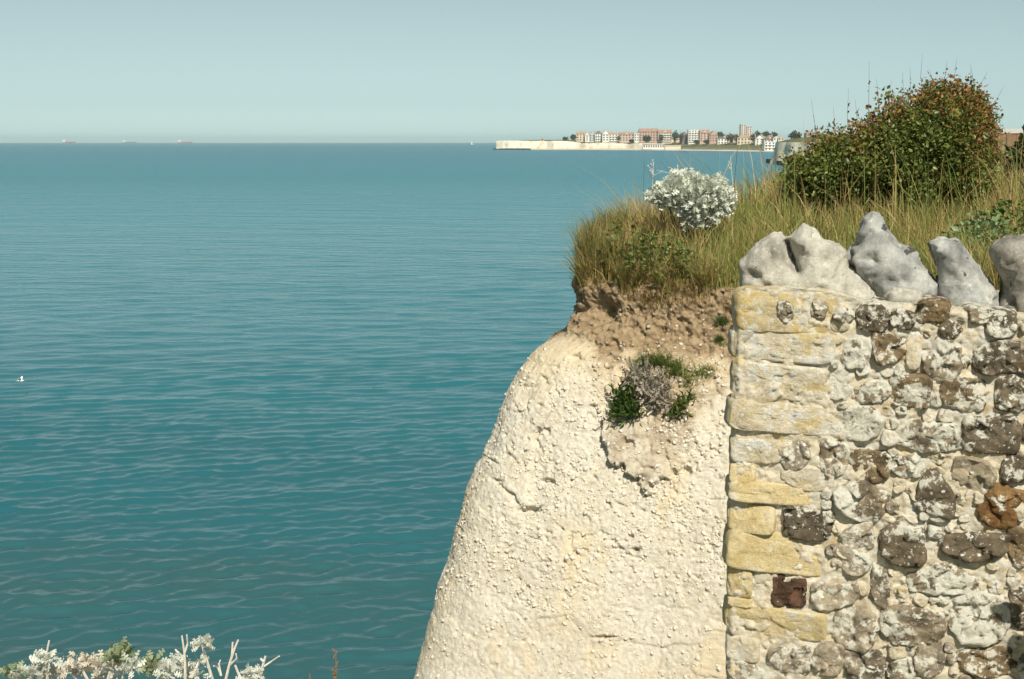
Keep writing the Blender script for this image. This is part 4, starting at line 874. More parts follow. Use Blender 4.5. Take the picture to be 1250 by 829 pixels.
face_plant('grass_tuft', 'lower small grass tuft on the soil beside the wall end', [(878, 419, 8, 5)], 200, .075, .0045, DKGREEN, GREEN, group='grass tufts on the cliff face', cat='grass tuft')
face_plant('grass_tuft', 'thin dry tuft hanging from the soil below the turf', [(790, 370, 14, 12)], 300, .10, .004, OCHRE, (0.16, 0.13, 0.05), group='grass tufts on the cliff face', cat='grass tuft')
face_plant('withered_plant', 'grey withered plant in the middle of the chalk face', [(788, 470, 18, 14), (800, 478, 14, 16), (778, 466, 10, 10), (806, 490, 8, 12)], 620, .065, .55, (0.28, 0.24, 0.18), (0.50, 0.46, 0.38), 'lobed', spread=.12)
face_plant('cliff_samphire', 'dark green fleshy plant left of the withered plant on the chalk', [(757, 500, 12, 16), (765, 488, 12, 12), (772, 505, 10, 10)], 520, .055, .5, (0.035, 0.065, 0.015), (0.10, 0.16, 0.035), 'leaf', spread=.10)
face_plant('cliff_samphire', 'little green plant low to the right of the withered plant', [(832, 500, 8, 8), (826, 508, 6, 6), (838, 492, 6, 6)], 170, .05, .55, (0.05, 0.08, 0.02), (0.15, 0.19, 0.04), 'leaf', spread=.07)

# loose flints and chalk lumps lying on the soil
def rubble():
    g = np.random.default_rng(21)
    bm = bmesh.new(); bmesh.ops.create_icosphere(bm, subdivisions=1, radius=1); TV = np.array([tuple(v.co) for v in bm.verts]); TF = np.array([[v.index for v in f.verts] for f in bm.faces]); bm.free()
    def lay(n, pick, smin, smax, sink, name, label, m):
        V, F, k = [], [], 0
        for _ in range(n):
            x, y = pick(); p, q = on_cliff(x, y)
            if p is None: continue
            s = smin * (smax / smin) ** (g.random() ** 1.8); Q = np.linalg.qr(g.normal(size=(3, 3)))[0]; T = (TV * (1 + g.normal(0, .22, (len(TV), 1)))) @ (Q * g.uniform(.45, 1.2, 3)) @ Q.T * s
            V.append(T + np.array(p) + np.array(q) * s * sink); F.append(TF + k); k += len(TV)
        o = part(name, np.concatenate(V), np.concatenate(F), m, None, False); tag(o, label, 'rubble', kind='stuff')
    def on_soil():
        k = g.random(); return (g.uniform(705, 890), g.normal(446, 10)) if k < .6 else (g.uniform(720, 890), g.uniform(375, 440))
    def on_chalk():
        while True:
            x, y = g.uniform(505, 888), g.uniform(420, 829)
            w = np.interp(y, [420, 520, 620, 700, 760, 829], [.45, .75, 1, .9, .35, .2]) * (1.2 if x < 640 else 1) * (.35 + .9 * max(0, math.sin(x * .031 + 1.7 * math.sin(y * .017)) * math.sin(y * .043 + x * .012) + .35))
            if g.random() < w: return x, y
    lay(190, on_soil, .005, .020, .3, 'loose_flints', 'small loose flints and lumps lying on the soil below the turf', M['rubble'])
    lay(5200, on_chalk, .0045, .019, .05, 'chalk_rubble', 'small crumbling chalk lumps all over the cliff face', M['crumb'])
M['rubble'] = plain('loose_flint', (0.48, 0.40, 0.29), .95, .45, 30); M['crumb'] = plain('loose_chalk', (0.63, 0.585, 0.485), .95, .14, 16, .1)
rubble()

# foreground silvery plants at the near cliff edge
def ragwort(label, base_px, Y, heads, forks, cA=(0.50, 0.53, 0.46), cB=(0.74, 0.75, 0.68)):
    b = at_y(base_px, 829, Y); b[2] = EYE - 1.6; root = thing('silver_ragwort', label, 'plant', tuple(b), 'silvery plants at the near cliff edge')
    for hx, hy, r, n, size, tone in heads:
        p = at_y(hx, hy, Y + rng.normal(0, .05)); s = MB(); base = b + np.array([rng.normal(0, .04), rng.normal(0, .03), 0]); s.tube([base, (base + p) / 2 + np.array([rng.normal(0, .02), 0, 0]), p], [.0055, .0045, .0035], 6)
        s.part('stem', M['deadstalk'], root)
        rad = r * Y / FPX; d = rng.normal(0, 1, (n, 3)); d[:, 2] = np.abs(d[:, 2]) * .9 - .25; d /= np.linalg.norm(d, axis=1, keepdims=True); P = p + d * rad * rng.uniform(.05, .75, (n, 1)) * np.array([1, .8, 1])
        ca, cb = {'w': (cA, cB), 'g': ((0.15, 0.20, 0.09), (0.38, 0.42, 0.27)), 'p': ((0.54, 0.49, 0.40), (0.72, 0.67, 0.58))}[tone]
        V, F, C = scatter(LOBED_V, LOBED_F, P, rot_to(d + rng.normal(0, .35, (n, 3)), rng.uniform(0, 6.28, n)), size * Y / FPX * rng.uniform(.7, 1.25, n), cmix(ca, cb, rng.random(n)))
        part('leaf_cluster', V, F, M['felt'], root, False, {'col': C})
    for pts in forks:
        m = MB(); P0 = [at_y(x, y, Y) for x, y in pts[0]]; m.tube([b + np.array([P0[0][0] - b[0], 0, 0])] + P0, [.0045] + [.0042 - .0006 * i for i in range(len(P0))], 6)
        for br in pts[1:]: m.tube([at_y(x, y, Y + rng.normal(0, .006)) for x, y in br], [.0032 - .0005 * i for i in range(len(br))], 5)
        m.part('dry_stalk', M['deadstalk'], root)
ragwort('silvery felted plant with a forked dry stalk in the bottom left corner', 45, 3.25,
        [(44, 822, 15, 46, 13, 'w'), (57, 806, 12, 40, 12, 'w'), (70, 822, 16, 46, 13, 'w'), (14, 820, 11, 26, 11, 'g'), (26, 830, 14, 30, 13, 'w')],
        [[[(56, 832), (57, 815), (57, 797), (60, 782)], [(57, 800), (66, 794), (68, 793)], [(45, 815), (38, 806), (36, 801)]]])
ragwort('pinkish-white plant with a green leafy top between the bottom left clumps', 130, 3.15,
        [(95, 808, 15, 46, 11, 'p'), (88, 822, 14, 30, 12, 'p'), (120, 815, 17, 44, 13, 'p'), (148, 800, 16, 44, 15, 'g'), (138, 806, 12, 20, 13, 'g'), (160, 816, 14, 34, 13, 'w'), (130, 832, 20, 40, 14, 'w')], [])
ragwort('silvery plant with a tall ball-shaped white head and a slim forked stalk', 210, 3.3,
        [(186, 814, 16, 46, 14, 'g'), (205, 822, 15, 40, 13, 'w'), (217, 813, 13, 40, 12, 'w'), (230, 822, 12, 30, 12, 'w'), (247, 788, 13, 54, 10, 'w'), (243, 808, 8, 20, 10, 'w'), (242, 825, 9, 20, 10, 'w')],
        [[[(226, 832), (226, 812), (225, 796), (222, 776)], [(225, 798), (229, 786), (228, 775)], [(225, 802), (218, 797), (214, 793)]]])
ragwort('bleached twiggy plant right of the tall white head, mostly bare forks', 290, 3.2,
        [(308, 824, 13, 44, 11, 'w'), (300, 832, 10, 20, 11, 'w')],
        [[[(275, 832), (279, 815), (283, 800), (284, 784)], [(282, 805), (287, 790), (291, 781)], [(280, 812), (289, 804), (288, 798)], [(270, 825), (266, 815), (261, 813)], [(270, 825), (267, 810), (269, 806)]],
         [[(317, 832), (320, 815), (324, 801)], [(320, 815), (332, 807), (341, 801)], [(322, 808), (318, 804)]],
         [[(296, 832), (291, 822), (287, 812)]]])
def red_stalk():
    b = at_y(408, 829, 3.3); b[2] = EYE - 1.6; root = thing('red_stalk', 'thin red-brown dry stalk standing alone at the bottom edge', 'dry stalk', tuple(b))
    t = at_y(410, 794, 3.3); MB().tube([b, (b + t) / 2, t], [.0026, .002, .0012], 5).part('stem', M['redstalk'], root); m = MB()
    for k in range(16):
        q = at_y(409 + rng.normal(0, 1), rng.uniform(795, 829), 3.3); m.tube([q, q + np.array([rng.normal(0, .006), rng.normal(0, .006), .009])], [.002, .001], 4)
    m.part('seed_heads', M['redstalk'], root)
    b = at_y(378, 829, 3.3); b[2] = EYE - 1.6; root = thing('red_stalk', 'short brown stalk tip between the twiggy plant and the red stalk', 'dry stalk', tuple(b)); t = at_y(378, 823, 3.3); MB().tube([b, t], [.003, .002], 5).part('stem', M['redstalk'], root)
red_stalk()

# ================================================================== THE FAR TOWN
for k, c in {'white': (0.80, 0.78, 0.72), 'cream': (0.66, 0.57, 0.42), 'brick': (0.52, 0.36, 0.28), 'palebrick': (0.60, 0.46, 0.37), 'pinkbrick': (0.58, 0.41, 0.33), 'palegrey': (0.52, 0.52, 0.49), 'greybrick': (0.24, 0.19, 0.16), 'stone': (0.62, 0.55, 0.47)}.items(): M['w_' + k] = plain('house_' + k, c, .9, .10, .4)
for k, c in {'tan': (0.40, 0.27, 0.15), 'slate': (0.13, 0.14, 0.155), 'red': (0.36, 0.22, 0.16), 'lead': (0.34, 0.34, 0.33), 'brown': (0.20, 0.13, 0.085)}.items(): M['r_' + k] = plain('roof_' + k, c, .85, .18, .5)
M['pane'] = mat('window_glass', .15, .5)[0]; M['pane'].node_tree.nodes['Principled BSDF'].inputs['Base Color'].default_value = (0.10, 0.11, 0.12, 1)
WIN_ME = new_mesh('window', box(-.5, .5, -.5, .5, 0, 1), BOXF, M['pane'])
BAY_ME = {}
def house(px0, px1, yt, yb, wall, roof, style, label, back=95, name='house', cat='house', group='houses on the far seafront', rw=None, bay=False, depth=13.0):
    Y = coast_y((px0 + px1) / 2) + back if back is not None else rw
    a, b = at_y(px0, yb, Y), at_y(px1, yb, Y); zt = at_y(px0, yt, Y)[2]; z0 = a[2]; w = b[0] - a[0]; cx = (a[0] + b[0]) / 2; H = zt - z0
    root = thing(name, label, cat, (cx, Y, z0), group); hw = w / 2; wm = M['w_' + wall]
    rh = {'hip': .28, 'front': .34, 'terrace': .24, 'flat': .0}[style] * H; ze = z0 + H - rh
    MB().box(cx - hw, cx + hw, Y, Y + depth, z0 - 4, ze).part('wall', wm, root)
    ov = .4; x0, x1, y0, y1 = cx - hw - ov, cx + hw + ov, Y - ov, Y + depth + ov
    if style == 'flat': r = MB().box(x0, x1, y0, y1, ze + .02, ze + .7).part('roof', wm, root)
    elif style == 'front':
        r = part('roof', [(x0, y0, ze), (x1, y0, ze), (cx, y0, ze + rh), (x0, y1, ze), (x1, y1, ze), (cx, y1, ze + rh)], [(0, 2, 5, 3), (1, 4, 5, 2), (3, 5, 4), (0, 3, 4, 1), (0, 1, 2)], M['r_' + roof], root)
        part('gable', [(cx - hw, Y - .45, ze), (cx + hw, Y - .45, ze), (cx, Y - .45, ze + rh * .93), (cx - hw, Y, ze), (cx + hw, Y, ze), (cx, Y, ze + rh * .93)], [(0, 1, 2), (0, 2, 5, 3), (1, 4, 5, 2), (0, 3, 4, 1)], wm, root)
    else:
        i = min(hw * .9, depth * .45) if style == 'hip' else .3; ym = (y0 + y1) / 2
        r = part('roof', [(x0, y0, ze), (x1, y0, ze), (x1, y1, ze), (x0, y1, ze), (x0 + i, ym, ze + rh), (x1 - i, ym, ze + rh)], [(0, 1, 5, 4), (1, 2, 5), (2, 3, 4, 5), (3, 0, 4), (0, 3, 2, 1)], M['r_' + roof], root)
    if style != 'flat':
        for cxx in ([x0 + 1.2, x1 - 1.2] if w > 9 else [x1 - 1.2]):
            MB().box(cxx - .5, cxx + .5, Y + depth * .5, Y + depth * .5 + 1.2, ze + rh * .3, ze + rh + 1.6).part('chimney', M['w_brick'], r)
    ns = max(1, int(round((ze - z0) / 3.4))); nb = max(1, int(round(w / 4.2))); sh = (ze - z0) / ns; sw = w / nb
    for s in range(ns):
        for c in range(nb):
            o = link('window', WIN_ME, root, (-hw + sw * (c + .5), -.02, sh * (s + .25))); o.scale = (min(2.3, sw * .5), .25, sh * .55)
    if style == 'terrace':
        for g in range(max(1, nb // 3)):
            gx = cx - hw + w * (g + .5) / max(1, nb // 3); part('front_gable', [(gx - 2.6, Y - 1.0, ze - .1), (gx + 2.6, Y - 1.0, ze - .1), (gx, Y - 1.0, ze + rh * 1.05), (gx - 2.6, Y + 4, ze - .1), (gx + 2.6, Y + 4, ze - .1), (gx, Y + 4, ze + rh * 1.05)], [(0, 1, 2), (0, 2, 5, 3), (1, 4, 5, 2), (3, 5, 4), (0, 3, 4, 1)], wm, root)
    if bay:
        for s in range(ns): MB().box(cx - hw * .92, cx + hw * .92, Y - 1.3, Y - .03, z0 + sh * s + .05, z0 + sh * s + 1.05).part('balcony', M['w_white'], root)
    return root
house(703.5, 714, 159.8, 172.2, 'cream', 'tan', 'hip', 'cream house with tan hipped roof, leftmost on the far seafront')
house(714.2, 719, 161.5, 172.2, 'white', 'tan', 'front', 'narrow white gabled house beside the leftmost tan-roofed house', back=90)
house(719.2, 726, 160.6, 172.4, 'palegrey', 'slate', 'front', 'pale grey house with slate gable, third from the left on the seafront')
house(726.3, 735, 159.8, 172.4, 'white', 'slate', 'hip', 'white balconied house with a slate hipped roof', bay=True)
house(735.3, 743, 159.3, 172.2, 'white', 'lead', 'front', 'bright white gabled house with a pale roof', back=88)
house(743.3, 754, 161, 172.4, 'white', 'tan', 'hip', 'white balconied house with tan roof, left of the brick terraces', bay=True)
house(756, 774, 161.6, 172.4, 'palebrick', 'red', 'terrace', 'low red-brick terrace, first brick building from the left')
house(774.4, 780, 163.4, 172.6, 'white', 'lead', 'flat', 'small white flat-roofed block wedged between brick terraces', back=86)
house(780.3, 803, 156.8, 172.6, 'brick', 'red', 'terrace', 'tallest red-brick mansion block at the middle of the far seafront', back=100)
house(803.3, 820, 158.4, 172.8, 'palebrick', 'red', 'terrace', 'paler brick terrace with white balconies beside the tallest mansion block', bay=True)
house(830.8, 840, 161.0, 173.2, 'greybrick', 'slate', 'front', 'dark grey-brown house left of the white four-storey block')
house(840.3, 854, 159.4, 173.4, 'white', 'lead', 'flat', 'white four-storey flat-roofed block with balconies', bay=True)
house(854.3, 865.8, 158.6, 173.2, 'pinkbrick', 'red', 'terrace', 'pink-brick gabled building just right of the white four-storey block')
house(866, 875.5, 160, 173.2, 'brick', 'brown', 'front', 'red-brown gabled house at the right end of the brick row')
house(876, 887, 166.8, 176, 'white', 'slate', 'hip', 'low white slate-roofed house in front of the trees')
house(900, 916, 165.2, 176, 'cream', 'tan', 'hip', 'wide cream house with tan roof below the pale tower blocks')
house(904, 910.6, 152.4, 168, 'stone', 'lead', 'flat', 'taller pale tower block on the skyline', back=620, name='tower_block', cat='tower block', group='tower blocks on the skyline')
house(911.4, 917.6, 154.6, 168, 'stone', 'lead', 'flat', 'shorter pale tower block right of the taller one', back=640, name='tower_block', cat='tower block', group='tower blocks on the skyline')
house(922, 931.8, 165, 177.4, 'white', 'slate', 'front', 'white gabled house near the harbour, left of two low white buildings', back=85)
house(932.2, 941, 167.5, 178.4, 'palegrey', 'brown', 'hip', 'pale grey house with brown roof beside the white harbour gable', back=80)
house(933, 946, 173.5, 184.0, 'white', 'lead', 'flat', 'low white flat-roofed building at the water behind the chalk point', back=8, bay=True)
house(984.5, 991.5, 160.6, 167.5, 'palebrick', 'red', 'hip', 'small red-roofed house far off at the left edge of the shrub', back=None, rw=1500, group='houses beyond the chalk point')
house(993, 1001, 161.2, 167.5, 'stone', 'brown', 'hip', 'small brown-roofed house half behind the shrub edge', back=None, rw=1500, group='houses beyond the chalk point')
house(660, 664, 169.4, 172.4, 'cream', 'brown', 'hip', 'tiny lone shelter on the bare cliff top left of the town', back=60, name='shelter', cat='shelter', group=None, depth=4)
BEHIND = ['leftmost tan-roofed house', 'slate-gabled and balconied white houses', 'bright white gabled house', 'dark tree left of the brick terraces', 'middle of the first brick terrace', 'small white flat-roofed block', 'tall green tree', 'brown corner tree', 'dark grey-brown house', 'red-brown gabled house', 'low white slate-roofed house', 'dark brown tree right of the low white house', 'left side of the wide cream house', 'right side of the wide cream house', 'white harbour gable', 'brown-roofed pale grey house', 'low harbour building, on the left', 'low harbour building, on the right']
ROOFW = {'red': 'red-roofed', 'brown': 'brown-roofed', 'tan': 'tan-roofed', 'slate': 'slate-roofed'}
for bi, (x0, x1, yt, col, rf) in enumerate([(708, 716, 161, 'stone', 'red'), (722, 730, 162, 'cream', 'tan'), (739, 747, 161.8, 'palebrick', 'brown'), (752, 758, 163.5, 'stone', 'red'), (762, 769, 160.8, 'cream', 'red'), (776, 782, 161, 'palebrick', 'brown'), (818, 825, 163, 'cream', 'red'), (825, 832, 164.2, 'palebrick', 'red'), (834, 841, 163, 'stone', 'brown'), (872, 879, 163, 'palebrick', 'red'), (881, 888, 163.8, 'cream', 'brown'), (888, 895, 165, 'stone', 'red'), (895, 902, 164.2, 'palebrick', 'tan'), (916, 923, 164.8, 'cream', 'red'), (925, 931, 165.6, 'stone', 'brown'), (937, 944, 165, 'palebrick', 'red'), (944, 951, 166.4, 'white', 'slate'), (950, 957, 167.2, 'cream', 'red')]):
    house(x0, x1, yt, 171.5, col, rf, 'hip' if int(x0) % 2 else 'front', 'small ' + ROOFW[rf] + ' back-row house behind the ' + BEHIND[bi], back=190, group='back-row houses of the far town')
# beach buildings
def pavilion(px0, px1, yt, yb, label, wm, band, back, name):
    Y = coast_y((px0 + px1) / 2) + back; a, b = at_y(px0, yb, Y), at_y(px1, yb, Y); zt = at_y(px0, yt, Y)[2]; root = thing(name, label, 'pavilion', (a[0], Y, a[2]))
    MB().box(a[0], b[0], Y, Y + 8, a[2] - 2, zt - .5).part('wall', M[wm], root); MB().box(a[0] - .6, b[0] + .6, Y - 1.2, Y + 8.6, zt - .48, zt).part('roof', M['w_white'], root)
    n = max(4, int((b[0] - a[0]) / 3.2)); sw = (b[0] - a[0]) / n
    for i in range(n): MB().box(a[0] + sw * (i + .15), a[0] + sw * (i + .85), Y - .1, Y + .05, a[2] + .3, a[2] + (zt - a[2]) * .68).part('beach_hut_door', M[band], root)
pavilion(785, 811, 175.4, 180.4, 'row of dark-doored beach huts under a white roof at the cliff foot', 'w_white', 'w_greybrick', 8, 'beach_hut_row')
pavilion(812, 831, 177.2, 181.6, 'pale low beach building right of the dark-doored hut row', 'w_cream', 'w_stone', 12, 'beach_building')
# rock apron and groynes, sea wall
def rock_slab(name, label, pts, z, th, cat='groyne'):
    P = chaikin(np.array(pts + pts[:1], float), 2)[:-1]; n = len(P); V = [(x, y, z - th) for x, y in P] + [(x, y, z + .5 * math.sin(i * 1.7)) for i, (x, y) in enumerate(P)]
    F = [tuple(range(n, 2 * n)), tuple(reversed(range(n)))] + [(i, (i + 1) % n, n + (i + 1) % n, n + i) for i in range(n)]
    return tag(part(name, V, F, M['rock_dark'], None, False), label, cat)
q = lambda px, Y: ((px - 625) / FPX * Y / 1.0, Y)
rock_slab('rock_ledge', 'long dark rock ledge at the foot of the far white cliff point', [q(602, 1950), q(620, 1940), q(644, 1930), q(650, 1960), q(630, 1990), q(606, 2000)], 1.6, 3, 'rock ledge')
rock_slab('groyne', 'dark rocky groyne below the nearer chalk point', [q(932, 735), q(938, 720), q(952, 690), q(958, 672), q(964, 690), q(950, 735)], 1.9, 3)
rock_slab('boulder_apron', 'dark boulder apron where the nearer chalk point meets the water', [q(944, 690), q(952, 660), q(985, 630), q(1000, 650), q(960, 710)], 1.6, 3, 'rock ledge')
def sea_wall():
    xs = np.linspace(832, 936, 40); root = thing('sea_wall', 'low grey sea wall along the foot of the far grass bank', 'sea wall', tuple(far_pt(832, 184, 14))); A = [far_pt(x, 184, 14) for x in xs]
    mb = MB()
    for p, r in zip(A[:-1], A[1:]): mb.add([(p[0], p[1], -.5), (r[0], r[1], -.5), (r[0], r[1] + 6, -.5), (p[0], p[1] + 6, -.5), (p[0], p[1] + 1, 3.2), (r[0], r[1] + 1, 3.2), (r[0], r[1] + 6, 3.2), (p[0], p[1] + 6, 3.2)], BOXF)
    mb.part('wall', M['concrete'], root); m2 = MB()
    for p in A: m2.box(p[0] - .12, p[0] + .12, p[1] + 1.2, p[1] + 1.4, 3.2, 4.3)
    m2.part('railing', M['w_palegrey'], root)
sea_wall()
# far trees
M['far_leaf'] = foliage_mat('far_tree_leaves', .8, .15, .1)
def far_tree(px, yt, yb, wpx, label, back=80, Yabs=None, tone=(0.045, 0.055, 0.025), group='trees in the far town'):
    Y = Yabs or coast_y(px) + back; b = at_y(px, yb, Y); H = at_y(px, yt, Y)[2] - b[2]; W = wpx * Y / FPX / 2; root = thing('tree', label, 'tree', tuple(b), group)
    MB().tube([b - np.array([0, 0, 1.5]), b + np.array([0, 0, H * .6])], [W * .09, W * .05], 5).part('trunk', M['wood'], root)
    n = 260; d = rng.normal(0, 1, (n, 3)); d /= np.linalg.norm(d, axis=1, keepdims=True); r = rng.uniform(.45, 1, (n, 1)) * (1 + .3 * fbm(d * 1.5 + px, 1, 2, 7))[:, None]
    P = b + np.array([0, 0, H * .58]) + d * r * np.array([W, W * .8, H * .42]); V, F, C = scatter(LEAF_V, LEAF_F, P, rot_to(rng.normal(0, 1, (n, 3)), rng.uniform(0, 6, n)), W * .42 * rng.uniform(.6, 1.3, n), cmix(tone, tuple(x * 1.9 for x in tone), rng.random(n)))
    part('crown', V, F, M['far_leaf'], root, False, {'col': C})
BR = (0.075, 0.055, 0.04)
for a in [(690, 167, 172.6, 7, 'low dark tree standing alone left of the far houses'), (700, 163.6, 172.6, 8, 'dark tree against the leftmost tan-roofed house'), (755, 165, 172.8, 4.5, 'small dark tree left of the first brick terrace'),
          (789, 166, 174.4, 11, 'rounded green tree in front of the tallest mansion block'), (807, 163.4, 173, 6, 'brown leafless-looking tree between the mansion block and its paler neighbour', 80, None, BR), (824, 160.4, 173.4, 9, 'tall green tree in the gap left of the grey-brown house'),
          (831, 162.8, 173.6, 7, 'brown tree at the corner of the grey-brown house', 82, None, BR), (879, 161, 169, 8, 'dark tree rising behind the low white house', 160), (891, 163.6, 174.6, 10, 'dark brown tree right of the low white house', 80, None, BR),
          (899, 164.4, 174.6, 7, 'small dark tree beside the wide cream house'), (919, 163.2, 175.2, 8, 'brown tree right of the wide cream house', 80, None, BR), (925, 160.4, 168, 8, 'dark skyline tree just right of the shorter tower block', 320),
          (935, 160.8, 168, 10, 'broad dark skyline tree above the harbour houses', 320), (945, 161.6, 168, 9, 'dark skyline tree at the right end of the town', 320), (970, 161, 172, 15, 'wide dark tree rising above the field on the nearer chalk point', None, 1500),
          (850, 171.4, 175.4, 7, 'low hedge tree at the foot of the white four-storey block', 70), (862, 171.2, 175.2, 7, 'low hedge tree at the foot of the pink-brick building', 70), (771, 170.6, 174.4, 6, 'low green bush below the first brick terrace', 70)]:
    far_tree(*a)

# ================================================================== RIGHT EDGE: fence, bank, building
def board_fence():
    Y = 92.0; x0 = at_y(1196, 180, Y)[0]; z0 = at_y(1230, 186.5, Y)[2]; zt = at_y(1230, 163.5, Y)[2]; root = thing('board_fence', 'brown wooden board fence beyond the right side of the shrub', 'fence', (x0, Y, z0)); M['fence'] = plain('weathered_fence', (0.22, 0.14, 0.085), .9, .3, 1.5); M['post'] = plain('fence_post', (0.16, 0.11, 0.07), .9, .3, 1.5)
    for i in range(9):
        xa = x0 + i * 1.9; MB().box(xa - .06, xa + .06, Y - .08, Y + .05, z0 - .3, zt + .06).part('post', M['post'], root)
        if i < 8:
            for j in range(6): MB().box(xa + .07 + j * .297, xa + .07 + j * .297 + .285, Y - .02 + .012 * (j % 2), Y + .02, z0 + .02, zt - .02 * (j % 3)).part('board', M['fence'], root)
    Yb = 120.0; a = at_y(1222, 163, Yb); b = at_y(1290, 163, Yb); zr = at_y(1222, 157.2, Yb)[2]; r2 = thing('low_building', 'low building with a pale flat roof showing above the board fence', 'building', (a[0], Yb, EYE - 1))
    MB().box(a[0] + .2, b[0], Yb, Yb + 6, EYE - 2, a[2]).part('wall', M['w_greybrick'], r2); MB().box(a[0] - .1, b[0], Yb - .5, Yb + 6.5, a[2] + .01, zr).part('roof', M['w_palegrey'], r2)
    MB().box(a[0] - .8, a[0] - .15, Yb + .5, Yb + 1, EYE - 1.5, a[2] - .1).part('gate_pier', M['w_white'], r2)
board_fence()
M['bank'] = turf_mat('earth_bank', (0.36, 0.25, 0.16), (0.46, 0.35, 0.22), .8)
def bank():
    xs = np.linspace(24, 46, 50); R = []
    for yy, zz in ((62, -1.1), (66, -.55), (74, -.35), (90, -.6), (94, -.9)):
        X = xs; R.append(np.stack([X, np.full(50, yy) + fbm(np.stack([X, 0 * X + yy, 0 * X], 1), .4, 3, 88), EYE + zz + .12 * fbm(np.stack([X, 0 * X + yy, 0 * X], 1), .5, 3, 89)], 1))
    tag(part('earth_bank', np.concatenate(R), grid_faces(5, 50), M['bank'], None, True), kind='structure')
bank()
def hedge(px, py, Y, W, H, n, label, tone):
    c = at_y(px, py, Y); gz = float(ground_z(np.array([c[0]]), np.array([c[1]]))[0]); root = thing('bramble_bush', label, 'bush', (c[0], c[1], gz)); d = rng.normal(0, 1, (n, 3)); d[:, 2] = np.abs(d[:, 2]); d /= np.linalg.norm(d, axis=1, keepdims=True)
    P = np.array([c[0], c[1], gz]) + d * (rng.uniform(.6, 1, (n, 1)) * (1 + .35 * fbm(d * 2 + px, 1, 3, 3))[:, None]) * np.array([W, W * .8, H]); V, F, C = scatter(LEAF_V, LEAF_F, P, rot_to(d + rng.normal(0, .7, (n, 3)), rng.uniform(0, 6, n)), .075 * rng.uniform(.6, 1.3, n), cmix(tone, tuple(x * 2 for x in tone), rng.random(n)))
    part('foliage', V, F, M['leaf'], root, False, {'col': C}); mb = MB()
    for k in range(20): mb.tube([(c[0] + rng.normal(0, W * .2), c[1], gz - .05), P[rng.integers(n)]], [.012, .004], 4)
    mb.part('stems', M['wood'], root)['kind'] = 'stuff'
hedge(1262, 240, 16.0, .46, 1.05, 1500, 'dark green bramble bush cut by the right edge of the picture', (0.035, 0.055, 0.015))
hedge(1225, 240, 19.0, .30, .50, 700, 'yellowish scrub between the shrub and the bramble bush', (0.13, 0.105, 0.035))

def near_bramble():
    c = np.array([1.345, 2.45, EYE - 1.6]); root = thing('bramble_bush', 'leafy bramble beside the wall whose shadow falls on its lower right corner', 'bush', tuple(c)); n = 420; d = rng.normal(0, 1, (n, 3)); d[:, 2] = np.abs(d[:, 2]); d /= np.linalg.norm(d, axis=1, keepdims=True)
    P = c + d * rng.uniform(.5, 1, (n, 1)) * np.array([.19, .17, 1.02]); V, F, C = scatter(LEAF_V, LEAF_F, P, rot_to(d + rng.normal(0, .7, (n, 3)), rng.uniform(0, 6, n)), .07 * rng.uniform(.7, 1.3, n), cmix((0.05, 0.08, 0.02), (0.10, 0.15, 0.04), rng.random(n)))
    part('foliage', V, F, M['leaf'], root, False, {'col': C}); mb = MB()
    for k in range(12): mb.tube([c + np.array([rng.normal(0, .04), rng.normal(0, .04), -.02]), P[rng.integers(n)]], [.006, .003], 4)
    mb.part('stems', M['wood'], root)['kind'] = 'stuff'
near_bramble()

# ================================================================== SHIPS, YACHT, GULL
M['hull_red'] = plain('ship_hull_red', (0.24, 0.13, 0.13), .6, .1, .05); M['hull_grey'] = plain('ship_hull_grey', (0.12, 0.17, 0.19), .6, .1, .05); M['ship_white'] = plain('ship_white', (0.82, 0.82, 0.80), .5, .03, .05)
def ship(px, wpx, Y, hull, label, flip=1):
    c = at_z(px, 176, 0); X = (px - 625) / FPX * Y; Lh = wpx * Y / FPX; root = thing('cargo_ship', label, 'ship', (X, Y, 0), 'cargo ships on the horizon'); k = Lh / 2; s = flip
    P = [(-k, -6), (-k, 6), (k * .75, 6.5), (k, 0), (k * .75, -6.5)]; n = 5; V = [(X + s * a * .94, Y + b, -2) for a, b in P] + [(X + s * a, Y + b, 9 if a < k * .8 else 12) for a, b in P]
    part('hull', V, [tuple(range(n, 2 * n)), tuple(reversed(range(n)))] + [(i, (i + 1) % n, n + (i + 1) % n, n + i) for i in range(n)], hull, root)
    lo, hi = sorted((X - s * k * .96, X - s * k * .62)); MB().box(lo, hi, Y - 5.5, Y + 5.5, 9.02, 25).part('superstructure', M['ship_white'], root)
    lo, hi = sorted((X - s * k * .92, X - s * k * .80)); MB().box(lo, hi, Y - 2, Y + 2, 25.02, 31).part('funnel', hull, root)
    for t in (-.25, .15, .5): MB().tube([(X + s * k * t, Y, 9), (X + s * k * t, Y, 20)], [.9, .5], 6).part('mast', M['ship_white'], root)
    for t in (-.4, 0, .35): MB().box(*sorted((X + s * k * t, X + s * k * (t + .25))), Y - 4, Y + 4, 9.02, 11.5).part('hatch', hull, root)
ship(91, 15, 8200, M['hull_red'], 'red-hulled cargo ship, leftmost of the three on the horizon')
ship(164, 16, 9800, M['hull_grey'], 'faint grey-green cargo ship, middle of the three on the horizon')
ship(231, 17, 9000, M['hull_red'], 'cargo ship with white bridge, rightmost of the three on the horizon')
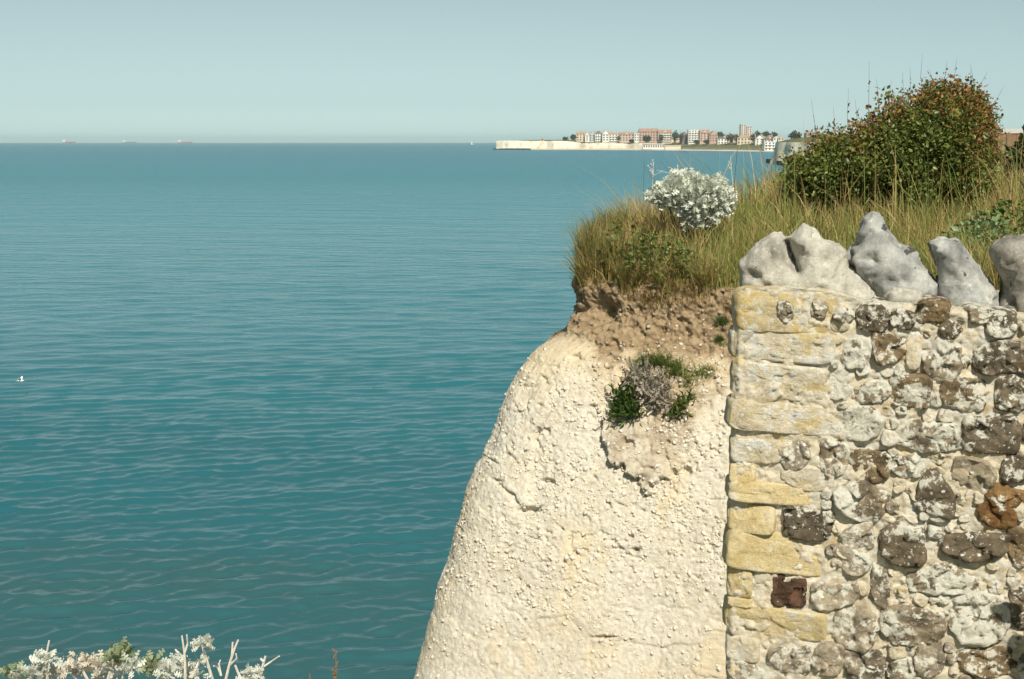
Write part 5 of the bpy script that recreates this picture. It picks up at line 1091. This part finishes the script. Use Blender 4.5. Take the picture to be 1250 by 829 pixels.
def yacht():
    Y = 5200; X = (577 - 625) / FPX * Y; root = thing('sailing_yacht', 'tiny white sailing boat on the horizon left of the far cliff', 'boat', (X, Y, 0))
    part('hull', [(X - 6, Y - 1.5, -.3), (X + 4, Y - 1.8, -.3), (X + 7, Y, -.3), (X + 4, Y + 1.8, -.3), (X - 6, Y + 1.5, -.3), (X - 6.5, Y - 1.8, 1.6), (X + 4, Y - 2.2, 1.6), (X + 8, Y, 2), (X + 4, Y + 2.2, 1.6), (X - 6.5, Y + 1.8, 1.6)], [(4, 3, 2, 1, 0), (5, 6, 7, 8, 9)] + [(i, (i + 1) % 5, 5 + (i + 1) % 5, 5 + i) for i in range(5)], M['ship_white'], root)
    MB().tube([(X, Y, 1.6), (X, Y, 17)], [.15, .1], 5).part('mast', M['w_palegrey'], root)
    part('sail', [(X + .2, Y - .1, 3), (X + .2, Y - .1, 16.5), (X - 5.5, Y - .9, 3), (X + .2, Y + .1, 3), (X + .2, Y + .1, 16.5), (X - 5.5, Y - .7, 3)], [(0, 1, 2), (3, 5, 4), (0, 2, 5, 3), (1, 4, 5, 2), (0, 3, 4, 1)], M['ship_white'], root)
yacht()
def gull():
    c = at_z(25, 466, 0.0); p = at_y(25, 465, c[1] - 4); root = thing('gull', 'white gull flying low over the sea near the left edge', 'bird', tuple(p)); M['gull'] = plain('gull_white', (0.84, 0.84, 0.82), .7, .03, 5); M['gull_grey'] = plain('gull_wing_grey', (0.50, 0.52, 0.54), .7, .05, 5); M['beak'] = plain('gull_beak', (0.6, 0.4, 0.06), .5, .05, 5)
    x, y, z = p; MB().tube([(x - .20, y, z), (x - .13, y, z + .005), (x - .02, y, z - .01), (x + .09, y, z), (x + .15, y, z + .02), (x + .20, y, z + .03), (x + .225, y, z + .028)], [.012, .04, .058, .05, .036, .034, .012], 10).part('body', M['gull'], root, smooth=True)
    part('tail', [(x - .17, y - .03, z + .01), (x - .17, y + .03, z + .01), (x - .30, y + .06, z + .012), (x - .30, y - .06, z + .012), (x - .17, y, z - .008), (x - .30, y, z + .002)], [(0, 3, 2, 1), (0, 4, 5, 3), (1, 2, 5, 4), (2, 3, 5), (0, 1, 4)], M['gull'], root)
    for s in (-1, 1):
        A = [(.08, .03, .02), (.10, .30, .15), (.02, .62, .10), (-.06, .60, .09), (-.03, .30, .14), (-.08, .03, .015)]; V = [(x + a, y + s * b * .55 , z + c2 + abs(b) * .25) for a, b, c2 in A] + [(x + a, y + s * b * .55, z + c2 + abs(b) * .25 - .014) for a, b, c2 in A]
        part('wing', V, [(0, 1, 4, 5), (1, 2, 3, 4), (11, 10, 7, 6), (10, 9, 8, 7)] + [(i, 6 + i, 6 + (i + 1) % 6, (i + 1) % 6) for i in range(6)], M['gull'], root)
    root.scale = (.72, .72, .72)
    MB().tube([(x + .222, y, z + .027), (x + .27, y, z + .018)], [.011, .004], 6).part('beak', M['beak'], root)
gull()
